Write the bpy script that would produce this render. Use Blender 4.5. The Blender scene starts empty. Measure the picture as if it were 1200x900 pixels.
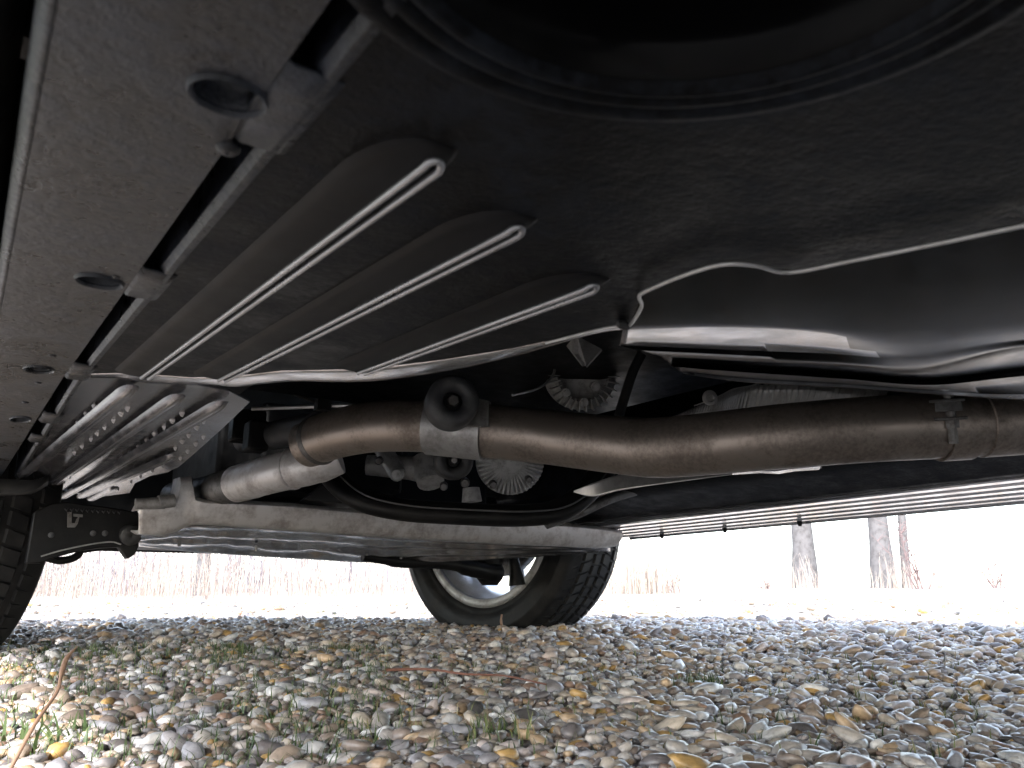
import bpy, bmesh, math, random
import numpy as np
from mathutils import Vector, Matrix, noise

random.seed(7)
rng = np.random.default_rng(11)
SC = bpy.context.scene
COL = SC.collection
R = math.radians

# ------------------------------------------------------------------ camera
# world axes follow the car: +X to its right side, +Y to its front, Z up
HEAD = R(34.3)                       # camera heading, to the right of the car's front
PITCH = math.atan(240 / 935.0)
FPX = 935.0                          # focal length in photograph pixels (1200 wide)
CAM = np.array([0.0, 0.0, 0.15])
cam = bpy.data.cameras.new('camera')
cam.sensor_width = 36.0
cam.lens = 36.0 * FPX / 1200.0
cam.clip_start = 0.01
cam.clip_end = 2000.0
cam.dof.use_dof = True                # small compact-camera aperture
cam.dof.focus_distance = 1.1
cam.dof.aperture_fstop = 24.0
cam_o = bpy.data.objects.new('camera', cam)
COL.objects.link(cam_o)
cam_o.location = CAM
cam_o.rotation_euler = (math.pi / 2 + PITCH, 0, -HEAD)
SC.camera = cam_o

# ------------------------------------------------------------------ sky and sun
SUN_FROM = Vector((-0.66, -0.52, 0.60)).normalized()     # direction towards the sun
world = bpy.data.worlds.new('World')
SC.world = world
world.use_nodes = True
wn = world.node_tree
wn.nodes.clear()
sky = wn.nodes.new('ShaderNodeTexSky')
sky.sky_type = 'NISHITA'
sky.sun_disc = False
sky.sun_elevation = math.asin(SUN_FROM.z)
sky.sun_rotation = math.atan2(SUN_FROM.x, SUN_FROM.y)
sky.dust_density = 1.0
sky.air_density = 1.0
hsv = wn.nodes.new('ShaderNodeHueSaturation')
hsv.inputs['Saturation'].default_value = 0.64           # thin white overcast
bg = wn.nodes.new('ShaderNodeBackground')
bg.inputs['Strength'].default_value = 0.115
wo = wn.nodes.new('ShaderNodeOutputWorld')
wn.links.new(sky.outputs[0], hsv.inputs['Color'])
wn.links.new(hsv.outputs[0], bg.inputs['Color'])
wn.links.new(bg.outputs[0], wo.inputs['Surface'])

sun = bpy.data.lights.new('sun', 'SUN')
sun.energy = 1.3
sun.angle = R(6)
sun.color = (1.0, 0.985, 0.965)
sun_o = bpy.data.objects.new('sun', sun)
COL.objects.link(sun_o)
sun_o.rotation_euler = (-SUN_FROM).to_track_quat('-Z', 'Y').to_euler()
sun_o.location = (-6, -4, 8)

SC.view_settings.view_transform = 'Standard'
SC.view_settings.look = 'None'
SC.view_settings.gamma = 1.0
SC.view_settings.use_curve_mapping = False
SC.view_settings.exposure = 3.05
SC.cycles.max_bounces = 6
SC.cycles.diffuse_bounces = 3
SC.cycles.glossy_bounces = 3

# ------------------------------------------------------------------ measuring: photograph pixel -> point of the place
_fh = np.array([math.sin(HEAD), math.cos(HEAD), 0])
_r = np.array([math.cos(HEAD), -math.sin(HEAD), 0])
_k = np.array([0, 0, 1.0])
_fw = _fh * math.cos(PITCH) + _k * math.sin(PITCH)
_u = -_fh * math.sin(PITCH) + _k * math.cos(PITCH)
def ray(x, y): return _fw * FPX + _r * (x - 600) - _u * (y - 450)
def V(a): return Vector((float(a[0]), float(a[1]), float(a[2])))
def at_z(x, y, z):
    d = ray(x, y); return V(CAM + d * ((z - CAM[2]) / d[2]))
def at_y(x, y, Y):
    d = ray(x, y); return V(CAM + d * (Y / d[1]))
def at_x(x, y, X):
    d = ray(x, y); return V(CAM + d * (X / d[0]))
def at_d(x, y, dist):
    d = ray(x, y); return V(CAM + d * (dist / d.dot(_fh)))
TILT = math.tan(R(3.8))
def zf(Y):                            # height of the floor along the car
    return 0.30 + TILT * (Y - 0.638) if Y < 0.64 else 0.3001 + 0.010 * (Y - 0.64)
def on_floor(x, y, dz=0.0):
    d = ray(x, y)
    lo, hi = 0.02, 6.0
    for _ in range(50):
        m = (lo + hi) / 2
        t = m / d[1]
        if CAM[2] + d[2] * t < zf(m) + dz: lo = m
        else: hi = m
    return V(CAM + d * (lo / d[1]))

# ------------------------------------------------------------------ mesh helpers
def mesh_of(name, verts, faces, mat=None, smooth=None, fix=True):
    me = bpy.data.meshes.new(name)
    me.from_pydata([tuple(v) for v in verts], [], [tuple(f) for f in faces])
    if fix:
        bm = bmesh.new(); bm.from_mesh(me)
        bmesh.ops.remove_doubles(bm, verts=bm.verts, dist=1e-6)
        bmesh.ops.recalc_face_normals(bm, faces=bm.faces)
        bm.to_mesh(me); bm.free()
    if smooth is not None:
        me.shade_smooth()
        me.set_sharp_from_angle(angle=R(smooth))
    if mat: me.materials.append(mat)
    me.update()
    return me
def link(name, me, parent=None, loc=None, rot=None):
    o = bpy.data.objects.new(name, me)
    COL.objects.link(o)
    if parent is not None:
        o.parent = parent
        if parent.type == 'EMPTY' and parent.get('base'):
            b = parent['base']
            o.matrix_parent_inverse = Matrix.Translation((-b[0], -b[1], -b[2]))
    if loc is not None: o.location = loc
    if rot is not None: o.rotation_euler = rot
    return o
def tag(o, label, cat, group=None):
    o['label'] = label; o['category'] = cat
    if group: o['group'] = group
    return o
class MB:
    """collects shapes that make ONE part"""
    def __init__(s): s.v = []; s.f = []
    def add(s, vs, fs):
        n = len(s.v); s.v += [Vector(v) for v in vs]; s.f += [tuple(i + n for i in f) for f in fs]; return s
    def box(s, c, size, rot=None):
        M = rot or Matrix.Identity(3)
        vs = []
        for i in (-1, 1):
            for j in (-1, 1):
                for k in (-1, 1):
                    vs.append(Vector(c) + M @ Vector((i * size[0] / 2, j * size[1] / 2, k * size[2] / 2)))
        return s.add(vs, [(0, 1, 3, 2), (4, 6, 7, 5), (0, 4, 5, 1), (2, 3, 7, 6), (0, 2, 6, 4), (1, 5, 7, 3)])
    def tube(s, pts, rad, n=10, caps=True, flat=1.0):
        pts = [Vector(p) for p in pts]
        if not hasattr(rad, '__len__'): rad = [rad] * len(pts)
        t0 = (pts[1] - pts[0]).normalized()
        a = t0.orthogonal().normalized()
        if flat != 1.0:
            a = (Vector((0, 0, 1)) - t0 * t0.z).normalized()
        vs, fs = [], []
        for i, p in enumerate(pts):
            t = (pts[min(i + 1, len(pts) - 1)] - pts[max(i - 1, 0)]).normalized()
            a = (a - t * a.dot(t)).normalized()
            b = t.cross(a)
            for k in range(n):
                q = 2 * math.pi * k / n
                vs.append(p + a * (rad[i] * math.cos(q)) + b * (rad[i] * flat * math.sin(q)))
        for i in range(len(pts) - 1):
            for k in range(n):
                fs.append((i * n + k, i * n + (k + 1) % n, (i + 1) * n + (k + 1) % n, (i + 1) * n + k))
        if caps:
            fs.append(tuple(range(n))); fs.append(tuple((len(pts) - 1) * n + k for k in range(n)))
        return s.add(vs, fs)
    def lathe(s, prof, c, axis, n=32, squash=None):
        axis = Vector(axis).normalized()
        a = axis.orthogonal().normalized(); b = axis.cross(a)
        vs, fs = [], []
        for (r, h) in prof:
            for k in range(n):
                q = 2 * math.pi * k / n
                vs.append(Vector(c) + axis * h + (a * math.cos(q) + b * math.sin(q)) * r)
        for i in range(len(prof) - 1):
            for k in range(n):
                fs.append((i * n + k, i * n + (k + 1) % n, (i + 1) * n + (k + 1) % n, (i + 1) * n + k))
        if prof[0][0] > 1e-5: pass
        return s.add(vs, fs)
    def loft(s, rows):
        n = len(rows[0]); vs = [p for r_ in rows for p in r_]
        fs = [(i * n + k, i * n + k + 1, (i + 1) * n + k + 1, (i + 1) * n + k) for i in range(len(rows) - 1) for k in range(n - 1)]
        return s.add(vs, fs)
    def prism(s, poly, d):
        """closed polygon pushed along vector d"""
        n = len(poly); d = Vector(d)
        vs = [Vector(p) for p in poly] + [Vector(p) + d for p in poly]
        fs = [tuple(range(n)), tuple(range(2 * n - 1, n - 1, -1))] + [(i, (i + 1) % n, n + (i + 1) % n, n + i) for i in range(n)]
        return s.add(vs, fs)
    def build(s, name, mat, parent=None, smooth=40, thick=None, bevel=None, fix=True):
        o = link(name, mesh_of(name, s.v, s.f, mat, smooth, fix), parent)
        if thick:
            m = o.modifiers.new('thick', 'SOLIDIFY'); m.thickness = thick; m.offset = 0
        if bevel:
            m = o.modifiers.new('bevel', 'BEVEL'); m.width = bevel; m.segments = 2; m.limit_method = 'ANGLE'; m.angle_limit = R(35)
        return o
def crom(pts, n=6):
    """smooth curve through points"""
    pts = [Vector(p) for p in pts]
    P = [pts[0] * 2 - pts[1]] + pts + [pts[-1] * 2 - pts[-2]]
    out = []
    for i in range(1, len(P) - 2):
        for k in range(n):
            t = k / n
            a, b, c, d = P[i - 1], P[i], P[i + 1], P[i + 2]
            out.append(0.5 * ((2 * b) + (c - a) * t + (2 * a - 5 * b + 4 * c - d) * t * t + (3 * b - a - 3 * c + d) * t ** 3))
    out.append(pts[-1])
    return out
def interp(pts, x):
    xs = [p[0] for p in pts]; ys = [p[1] for p in pts]
    return float(np.interp(x, xs, ys))

# ------------------------------------------------------------------ materials
def new_mat(name):
    m = bpy.data.materials.new(name); m.use_nodes = True
    nt = m.node_tree
    return m, nt, nt.nodes['Principled BSDF']
def N(nt, kind, **kw):
    n = nt.nodes.new(kind)
    for k, v in kw.items():
        if k in n.inputs: n.inputs[k].default_value = v
        else: setattr(n, k, v)
    return n
def ramp(nt, stops, interp_='LINEAR'):
    r_ = nt.nodes.new('ShaderNodeValToRGB'); cr = r_.color_ramp; cr.interpolation = interp_
    while len(cr.elements) > 1: cr.elements.remove(cr.elements[-1])
    cr.elements[0].position = stops[0][0]; cr.elements[0].color = (*stops[0][1], 1)
    for p, c in stops[1:]:
        e = cr.elements.new(p); e.color = (*c, 1)
    return r_
def worn(name, base, dirt, scale=30, rough=(0.25, 0.55), metallic=0.0, bump=0.15, amount=(0.45, 0.7), coat=0.0, spec=0.5, fine=6.0, grain=0.35):
    """painted or coated metal with patches of dust and grain"""
    m, nt, b = new_mat(name)
    L = nt.links.new
    tc = N(nt, 'ShaderNodeTexCoord')
    n1 = N(nt, 'ShaderNodeTexNoise', Scale=scale, Detail=8.0, Roughness=0.65)
    n2 = N(nt, 'ShaderNodeTexNoise', Scale=scale * fine, Detail=6.0, Roughness=0.7)
    L(tc.outputs['Object'], n1.inputs['Vector']); L(tc.outputs['Object'], n2.inputs['Vector'])
    r1 = ramp(nt, [(amount[0], base), (amount[1], dirt)])
    mixv = N(nt, 'ShaderNodeMath', operation='MULTIPLY_ADD')
    mixv.inputs[1].default_value = grain
    L(n2.outputs['Fac'], mixv.inputs[0])
    sub = N(nt, 'ShaderNodeMath', operation='MULTIPLY_ADD')
    sub.inputs[1].default_value = 1.0; sub.inputs[2].default_value = -grain / 2
    L(n1.outputs['Fac'], sub.inputs[0]); L(sub.outputs[0], mixv.inputs[2])
    L(mixv.outputs[0], r1.inputs['Fac']); L(r1.outputs['Color'], b.inputs['Base Color'])
    rr = N(nt, 'ShaderNodeMapRange'); rr.inputs['From Min'].default_value = 0.35; rr.inputs['From Max'].default_value = 0.7
    rr.inputs['To Min'].default_value = rough[0]; rr.inputs['To Max'].default_value = rough[1]
    L(mixv.outputs[0], rr.inputs['Value']); L(rr.outputs[0], b.inputs['Roughness'])
    bp = N(nt, 'ShaderNodeBump', Strength=bump, Distance=0.002)
    L(mixv.outputs[0], bp.inputs['Height']); L(bp.outputs[0], b.inputs['Normal'])
    b.inputs['Metallic'].default_value = metallic
    b.inputs['Coat Weight'].default_value = coat
    b.inputs['Specular IOR Level'].default_value = spec
    return m
M = {}
M['undercoat'] = worn('undercoat', (0.0024, 0.0026, 0.0032), (0.0115, 0.0138, 0.0185), 30, (0.30, 0.56), bump=0.5, amount=(0.46, 0.76), spec=0.045, fine=9.0, grain=0.55)
M['rail'] = worn('rail', (0.0030, 0.0036, 0.0055), (0.019, 0.0225, 0.031), 20, (0.24, 0.50), bump=0.8, amount=(0.44, 0.66), spec=0.27, fine=9.0, grain=0.6)
M['rib'] = worn('rib', (0.0028, 0.0030, 0.0036), (0.0085, 0.009, 0.0105), 40, (0.46, 0.58), bump=0.04, spec=0.10)
M['ridge'] = worn('ridge_highlight', (0.28, 0.285, 0.30), (0.19, 0.19, 0.20), 12, (0.26, 0.32), metallic=0.7, bump=0.0)  # pale metal puts the light caught on the ridges into colour
M['front_floor'] = worn('front_floor', (0.07, 0.07, 0.078), (0.20, 0.195, 0.205), 36, (0.09, 0.26), metallic=0.6, bump=0.08, amount=(0.35, 0.8), fine=8.0, grain=0.5)
M['black'] = worn('black_plastic', (0.004, 0.004, 0.0045), (0.012, 0.0115, 0.011), 30, (0.4, 0.65), bump=0.1, spec=0.2)
M['gloss'] = worn('black_gloss', (0.002, 0.002, 0.0023), (0.007, 0.007, 0.007), 14, (0.12, 0.26), bump=0.02, amount=(0.5, 0.8), spec=0.05)
M['bare'] = worn('bare_metal', (0.55, 0.54, 0.55), (0.34, 0.32, 0.32), 30, (0.10, 0.24), metallic=0.95, bump=0.03)
M['alu'] = worn('aluminium', (0.36, 0.355, 0.35), (0.20, 0.19, 0.185), 34, (0.36, 0.60), metallic=0.6, bump=0.08)
M['pale'] = worn('pale_shield', (0.60, 0.58, 0.57), (0.33, 0.295, 0.28), 30, (0.36, 0.60), metallic=0.5, bump=0.08)
M['cast'] = worn('cast_metal', (0.50, 0.495, 0.49), (0.28, 0.27, 0.26), 60, (0.45, 0.7), metallic=0.5, bump=0.3)
M['pipe'] = worn('exhaust_steel', (0.30, 0.255, 0.222), (0.165, 0.135, 0.115), 16, (0.34, 0.56), metallic=0.8, bump=0.10, fine=14, grain=0.6)
M['rubber'] = worn('rubber', (0.010, 0.010, 0.011), (0.03, 0.029, 0.027), 40, (0.5, 0.75), bump=0.1)
M['tyre'] = worn('tyre_rubber', (0.009, 0.009, 0.0095), (0.024, 0.023, 0.022), 30, (0.42, 0.65), bump=0.06, spec=0.2)
M['grey_rubber'] = worn('grey_rubber', (0.032, 0.033, 0.037), (0.07, 0.07, 0.07), 40, (0.45, 0.65), bump=0.1)
M['rim'] = worn('rim_alloy', (0.72, 0.72, 0.75), (0.55, 0.54, 0.54), 20, (0.26, 0.40), metallic=0.65, bump=0.02)
M['body'] = worn('body_paint', (0.02, 0.02, 0.024), (0.03, 0.03, 0.03), 6, (0.2, 0.3), coat=0.6, bump=0.01)
M['steel_line'] = worn('steel_line', (0.42, 0.42, 0.42), (0.28, 0.27, 0.26), 60, (0.3, 0.45), metallic=0.6, bump=0.02)
M['bolt'] = worn('bolt_steel', (0.16, 0.155, 0.15), (0.08, 0.07, 0.065), 80, (0.4, 0.6), metallic=0.7, bump=0.1)
M['silver'] = worn('silver_paint', (0.66, 0.66, 0.70), (0.52, 0.51, 0.53), 20, (0.10, 0.18), metallic=0.85, bump=0.0)
M['lip'] = worn('lip_highlight', (0.34, 0.34, 0.36), (0.20, 0.20, 0.21), 40, (0.10, 0.22), metallic=0.6, bump=0.04)  # pale stand-in for reflected light on the rear cover's lip
M['edge'] = worn('bright_edge', (0.55, 0.55, 0.57), (0.22, 0.21, 0.21), 60, (0.08, 0.22), metallic=0.9, bump=0.05, amount=(0.45, 0.8), fine=10.0)  # brighter metal than the floor panel it borders
M['bark'] = worn('bark', (0.10, 0.094, 0.097), (0.05, 0.046, 0.046), 8, (0.8, 0.95), bump=1.0)
m, nt, b = new_mat('glass'); b.inputs['Base Color'].default_value = (0.02, 0.025, 0.025, 1); b.inputs['Roughness'].default_value = 0.05
M['glass'] = m
# embossed heat-shield foil: fine dimples too small to be pieces
m = worn('shield_foil', (0.46, 0.45, 0.44), (0.30, 0.28, 0.27), 30, (0.3, 0.45), metallic=0.75, bump=0.1)
M['foil'] = m

STONE = [(0.00, (0.50, 0.44, 0.39)), (0.10, (0.25, 0.195, 0.16)), (0.18, (0.64, 0.60, 0.56)), (0.28, (0.37, 0.285, 0.22)),
         (0.37, (0.38, 0.345, 0.34)), (0.45, (0.50, 0.35, 0.22)), (0.52, (0.70, 0.66, 0.63)), (0.60, (0.19, 0.165, 0.16)),
         (0.66, (0.55, 0.46, 0.37)), (0.77, (0.30, 0.195, 0.14)), (0.83, (0.39, 0.37, 0.38)), (0.88, (0.57, 0.47, 0.42)), (0.945, (0.52, 0.32, 0.12)), (0.98, (0.10, 0.09, 0.085))]
def stone_mat(name, per_object):
    m, nt, b = new_mat(name); L = nt.links.new
    if per_object:
        src = N(nt, 'ShaderNodeObjectInfo').outputs['Random']
    else:
        a = N(nt, 'ShaderNodeAttribute', attribute_name='rnd'); src = a.outputs['Fac']
    rp = ramp(nt, STONE, 'CONSTANT'); L(src, rp.inputs['Fac'])
    tc = N(nt, 'ShaderNodeTexCoord')
    n1 = N(nt, 'ShaderNodeTexNoise', Scale=55.0 if not per_object else 1.6, Detail=7.0, Roughness=0.65)
    L(tc.outputs['Object'], n1.inputs['Vector'])
    wv = N(nt, 'ShaderNodeTexNoise', Scale=300.0 if not per_object else 9.0, Detail=3.0)
    L(tc.outputs['Object'], wv.inputs['Vector'])
    mr = N(nt, 'ShaderNodeMapRange'); mr.inputs['From Min'].default_value = 0.3; mr.inputs['From Max'].default_value = 0.72
    mr.inputs['To Min'].default_value = 0.48; mr.inputs['To Max'].default_value = 1.32
    L(n1.outputs['Fac'], mr.inputs['Value'])
    mx = N(nt, 'ShaderNodeMix', data_type='RGBA', blend_type='MULTIPLY'); mx.inputs[0].default_value = 1.0
    L(rp.outputs['Color'], mx.inputs[6]); L(mr.outputs[0], mx.inputs[7])
    L(mx.outputs[2], b.inputs['Base Color'])
    r2 = N(nt, 'ShaderNodeMapRange'); r2.inputs['To Min'].default_value = 0.14; r2.inputs['To Max'].default_value = 0.55
    L(wv.outputs['Fac'], r2.inputs['Value']); L(r2.outputs[0], b.inputs['Roughness'])
    bp = N(nt, 'ShaderNodeBump', Strength=0.12, Distance=0.002); L(wv.outputs['Fac'], bp.inputs['Height']); L(bp.outputs[0], b.inputs['Normal'])
    return m
M['pebble'] = stone_mat('pebble', True)
M['gravel'] = stone_mat('gravel', False)
def leaf_mat(name, stops, rough=0.5, trans=0.0):
    m, nt, b = new_mat(name); L = nt.links.new
    a = N(nt, 'ShaderNodeAttribute', attribute_name='rnd')
    rp = ramp(nt, stops); L(a.outputs['Fac'], rp.inputs['Fac']); L(rp.outputs['Color'], b.inputs['Base Color'])
    b.inputs['Roughness'].default_value = rough
    return m
M['grass'] = leaf_mat('grass_blades', [(0, (0.05, 0.085, 0.028)), (0.5, (0.09, 0.125, 0.045)), (0.75, (0.20, 0.22, 0.08)), (1, (0.33, 0.26, 0.14))])
M['straw'] = leaf_mat('dry_straw', [(0, (0.24, 0.18, 0.155)), (0.5, (0.38, 0.31, 0.265)), (1, (0.50, 0.45, 0.38))], 0.8)
M['twigs'] = leaf_mat('bare_twigs', [(0, (0.13, 0.11, 0.125)), (0.5, (0.22, 0.19, 0.215)), (1, (0.32, 0.28, 0.31))], 0.8)
# soil under the stones; further out pale dry gravel and grass
m, nt, b = new_mat('soil'); L = nt.links.new
tc = N(nt, 'ShaderNodeTexCoord')
n1 = N(nt, 'ShaderNodeTexNoise', Scale=2.0, Detail=10.0, Roughness=0.7); L(tc.outputs['Object'], n1.inputs['Vector'])
n2 = N(nt, 'ShaderNodeTexVoronoi', Scale=55.0); L(tc.outputs['Object'], n2.inputs['Vector'])
r1 = ramp(nt, [(0.3, (0.10, 0.085, 0.065)), (0.55, (0.22, 0.19, 0.15)), (0.7, (0.34, 0.30, 0.25))]); L(n1.outputs['Fac'], r1.inputs['Fac'])
hs = N(nt, 'ShaderNodeMix', data_type='RGBA', blend_type='OVERLAY'); hs.inputs[0].default_value = 0.5
L(r1.outputs['Color'], hs.inputs[6]); L(n2.outputs['Color'], hs.inputs[7])
ds = N(nt, 'ShaderNodeHueSaturation'); ds.inputs['Saturation'].default_value = 0.5; L(hs.outputs[2], ds.inputs['Color'])
geo = N(nt, 'ShaderNodeNewGeometry'); ln_ = N(nt, 'ShaderNodeVectorMath', operation='LENGTH'); L(geo.outputs['Position'], ln_.inputs[0])
dm = N(nt, 'ShaderNodeMapRange'); dm.inputs['From Min'].default_value = 2.6; dm.inputs['From Max'].default_value = 4.0; L(ln_.outputs['Value'], dm.inputs['Value'])
fld = ramp(nt, [(0.3, (0.34, 0.30, 0.25)), (0.6, (0.46, 0.42, 0.36))]); L(n1.outputs['Fac'], fld.inputs['Fac'])
fm = N(nt, 'ShaderNodeMix', data_type='RGBA'); L(dm.outputs[0], fm.inputs[0]); L(ds.outputs[0], fm.inputs[6]); L(fld.outputs[0], fm.inputs[7])
L(fm.outputs[2], b.inputs['Base Color']); b.inputs['Roughness'].default_value = 0.95
bp = N(nt, 'ShaderNodeBump', Strength=0.6, Distance=0.01); L(n2.outputs['Distance'], bp.inputs['Height']); L(bp.outputs[0], b.inputs['Normal'])
M['soil'] = m

# ------------------------------------------------------------------ ground
CREST = [(-2.2, 2.05), (-1.0, 2.0), (-0.45, 2.15), (0.0, 2.25), (0.25, 2.4), (0.42, 2.2), (0.55, 1.85), (0.65, 1.66), (2.5, 1.3)]   # the drive is a raised bed of gravel: slope sideways -> how far ahead it falls off
def sstep(a, b, t):
    t = min(1, max(0, (t - a) / (b - a))); return t * t * (3 - 2 * t)
def ground_z(x, y):
    d = math.hypot(x, y)
    ah = x * _fh[0] + y * _fh[1]; sd = x * _r[0] + y * _r[1]
    z = 0.010 * noise.noise((x * 1.3, y * 1.3, 0.3)) * min(1, max(0, (d - 0.3)))
    z += 0.005 * noise.noise((x * 5, y * 5, 3.1))
    if ah > 0.2:
        c = interp(CREST, sd / ah) if ah > 0.05 else 2.0
        z += 0.055 * sstep(0.6, c * 0.85, ah) * (1 - sstep(c * 1.02, c * 1.02 + 1.3, ah))
    if x > 4: z += 0.013 * (min(x, 22) - 4)
    if d > 6: z += 0.03 * noise.noise((x * 0.5, y * 0.5, 9.0)) * min(1, (d - 6) / 6)
    return z
gv, gf = [], []
rings = [0.0] + list(np.geomspace(0.25, 400, 110)); NA = 140
for r_ in rings:
    for k in range(NA):
        q = 2 * math.pi * k / NA
        x, y = r_ * math.cos(q), r_ * math.sin(q)
        gv.append((x, y, ground_z(x, y)))
for i in range(len(rings) - 1):
    for k in range(NA):
        gf.append((i * NA + k, i * NA + (k + 1) % NA, (i + 1) * NA + (k + 1) % NA, (i + 1) * NA + k))
ground = link('ground', mesh_of('ground', gv, gf, M['soil'], 180))
ground['kind'] = 'structure'
ground['label'] = 'gravel drive and dry open field under and around the car'

# pebbles: the 300 that show largest are pieces of their own, the rest one mass
def ico(sub):
    bm = bmesh.new(); bmesh.ops.create_icosphere(bm, subdivisions=sub, radius=1.0)
    v = np.array([q.co[:] for q in bm.verts]); f = np.array([[q.index for q in p.verts] for p in bm.faces]); bm.free()
    return v, f
def lump(v, seed, amp):
    out = []
    for p in v:
        q = Vector(p)
        n_ = 1 + amp * noise.noise(q * 1.1 + Vector((seed * 7.3, 0, 0))) + amp * 0.4 * noise.noise(q * 2.3 + Vector((0, seed * 3.1, 0)))
        c = q * n_
        out.append((c.x, c.y, c.z))
    return np.array(out)
def stone_field(n, rmin, rmax, a0, a1, mean, sig, smax):
    """random stones in a ring sector seen from the camera; angles from +Y towards +X"""
    r_ = np.sqrt(rng.uniform(rmin ** 2, rmax ** 2, n)); q = rng.uniform(a0, a1, n)
    s = np.clip(mean * np.exp(rng.normal(0, sig, n)), mean * 0.35, smax)
    return np.stack([r_ * np.sin(q), r_ * np.cos(q), s], 1)
fields = [stone_field(24000, 0.28, 1.4, R(-14), R(84), 0.0046, 0.44, 0.0135),
          stone_field(33000, 1.4, 2.7, R(-10), R(80), 0.0052, 0.44, 0.0150),
          stone_field(9000, 2.7, 4.6, R(-8), R(78), 0.0095, 0.40, 0.022),
          stone_field(3000, 4.6, 9.0, R(-6), R(76), 0.013, 0.4, 0.03)]
P = np.concatenate(fields); nP = len(P)
rot = rng.uniform(0, 2 * math.pi, nP); tx = rng.normal(0, 0.28, nP); ty = rng.normal(0, 0.28, nP)
asp = np.stack([rng.uniform(1.0, 1.55, nP), rng.uniform(0.75, 1.05, nP), rng.uniform(0.45, 0.72, nP)], 1)
big = P[:, 2]
gz = np.array([ground_z(x, y) for x, y in P[:, :2]])
# right-hand side carries longer flat stones
right = (P[:, 0] * math.cos(HEAD) - P[:, 1] * math.sin(HEAD)) > 0.12
asp[right, 0] *= rng.uniform(1.0, 1.35, right.sum())
P3 = np.stack([P[:, 0], P[:, 1], gz + big * asp[:, 2] * rng.uniform(0.0, 0.75, nP) + 0.002], 1)
rv = rng.uniform(0, 1, nP)
depth = P3[:, 0] * _fh[0] + P3[:, 1] * _fh[1]
side = P3[:, 0] * _r[0] + P3[:, 1] * _r[1]
zc = depth * math.cos(PITCH) + (P3[:, 2] - CAM[2]) * math.sin(PITCH)
yc = -depth * math.sin(PITCH) + (P3[:, 2] - CAM[2]) * math.cos(PITCH)
inv = (np.abs(side / zc) < 600 / 935) & (yc / zc > -455 / 935) & (zc > 0.2)
show = np.where(inv, big * asp[:, 0] / zc * np.sqrt(asp[:, 2]) * (0.4 + P3[:, 2] / (big + 1e-6)), 0)
order = np.argsort(-show); hero = order[:300]; rest = order[300:]
def rots(i):
    cz, sz = np.cos(rot[i]), np.sin(rot[i]); cx, sx = np.cos(tx[i]), np.sin(tx[i]); cy, sy = np.cos(ty[i]), np.sin(ty[i])
    Z = np.zeros((len(i), 3, 3)); Z[:, 0, 0] = cz; Z[:, 0, 1] = -sz; Z[:, 1, 0] = sz; Z[:, 1, 1] = cz; Z[:, 2, 2] = 1
    X = np.zeros((len(i), 3, 3)); X[:, 0, 0] = 1; X[:, 1, 1] = cx; X[:, 1, 2] = -sx; X[:, 2, 1] = sx; X[:, 2, 2] = cx
    Y = np.zeros((len(i), 3, 3)); Y[:, 1, 1] = 1; Y[:, 0, 0] = cy; Y[:, 0, 2] = sy; Y[:, 2, 0] = -sy; Y[:, 2, 2] = cy
    return Z @ X @ Y
v3, f3 = ico(3)
protos = []
for k in range(12):
    me = mesh_of('pebble', lump(v3, k + 1, 0.27), f3, M['pebble'], 180, fix=False); protos.append(me)
for j, i in enumerate(hero):
    o = link('pebble', protos[j % 12], ground)
    o.location = P3[i]; o.rotation_euler = (tx[i], ty[i], rot[i]); o.scale = big[i] * asp[i]
vs_all, fs_all, rn_all, off = [], [], [], 0
d_rest = zc[rest]
for sel, sub, nvar in ((rest[d_rest < 1.05], 2, 10), (rest[d_rest >= 1.05], 1, 6)):
    v0, f0 = ico(sub)
    for k in range(nvar):
        ii = sel[k::nvar]
        if len(ii) == 0: continue
        lv = lump(v0, k + 20, 0.26 if sub > 1 else 0.15)
        W = np.einsum('nij,nvj->nvi', rots(ii), lv[None] * (asp[ii] * big[ii, None])[:, None, :]) + P3[ii][:, None, :]
        vs_all.append(W.reshape(-1, 3))
        fs_all.append((f0[None] + (np.arange(len(ii)) * len(v0))[:, None, None] + off).reshape(-1, 3))
        rn_all.append(np.repeat(rv[ii], len(v0))); off += len(ii) * len(v0)
def np_mesh(name, vs, fs, rn, mat, smooth=True):
    me = bpy.data.meshes.new(name); w = fs.shape[1]
    me.vertices.add(len(vs)); me.vertices.foreach_set('co', vs.astype(np.float32).ravel())
    me.loops.add(fs.size); me.loops.foreach_set('vertex_index', fs.astype(np.int32).ravel())
    me.polygons.add(len(fs)); me.polygons.foreach_set('loop_start', np.arange(0, fs.size, w, dtype=np.int32))
    if smooth: me.polygons.foreach_set('use_smooth', np.ones(len(fs), dtype=bool))
    a = me.attributes.new('rnd', 'FLOAT', 'POINT'); a.data.foreach_set('value', rn.astype(np.float32))
    me.update(calc_edges=True); me.validate()
    me.materials.append(mat)
    return me
gr = link('gravel', np_mesh('gravel', np.concatenate(vs_all), np.concatenate(fs_all), np.concatenate(rn_all), M['gravel']), ground)
gr['kind'] = 'stuff'

# ------------------------------------------------------------------ the car
CX = 0.565
car = bpy.data.objects.new('car', None); COL.objects.link(car)
car.location = (CX, 0.5, 0); car['base'] = (CX, 0.5, 0.0)
tag(car, 'dark car seen from underneath, parked on gravel with black underbody and brown exhaust', 'car')

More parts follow.
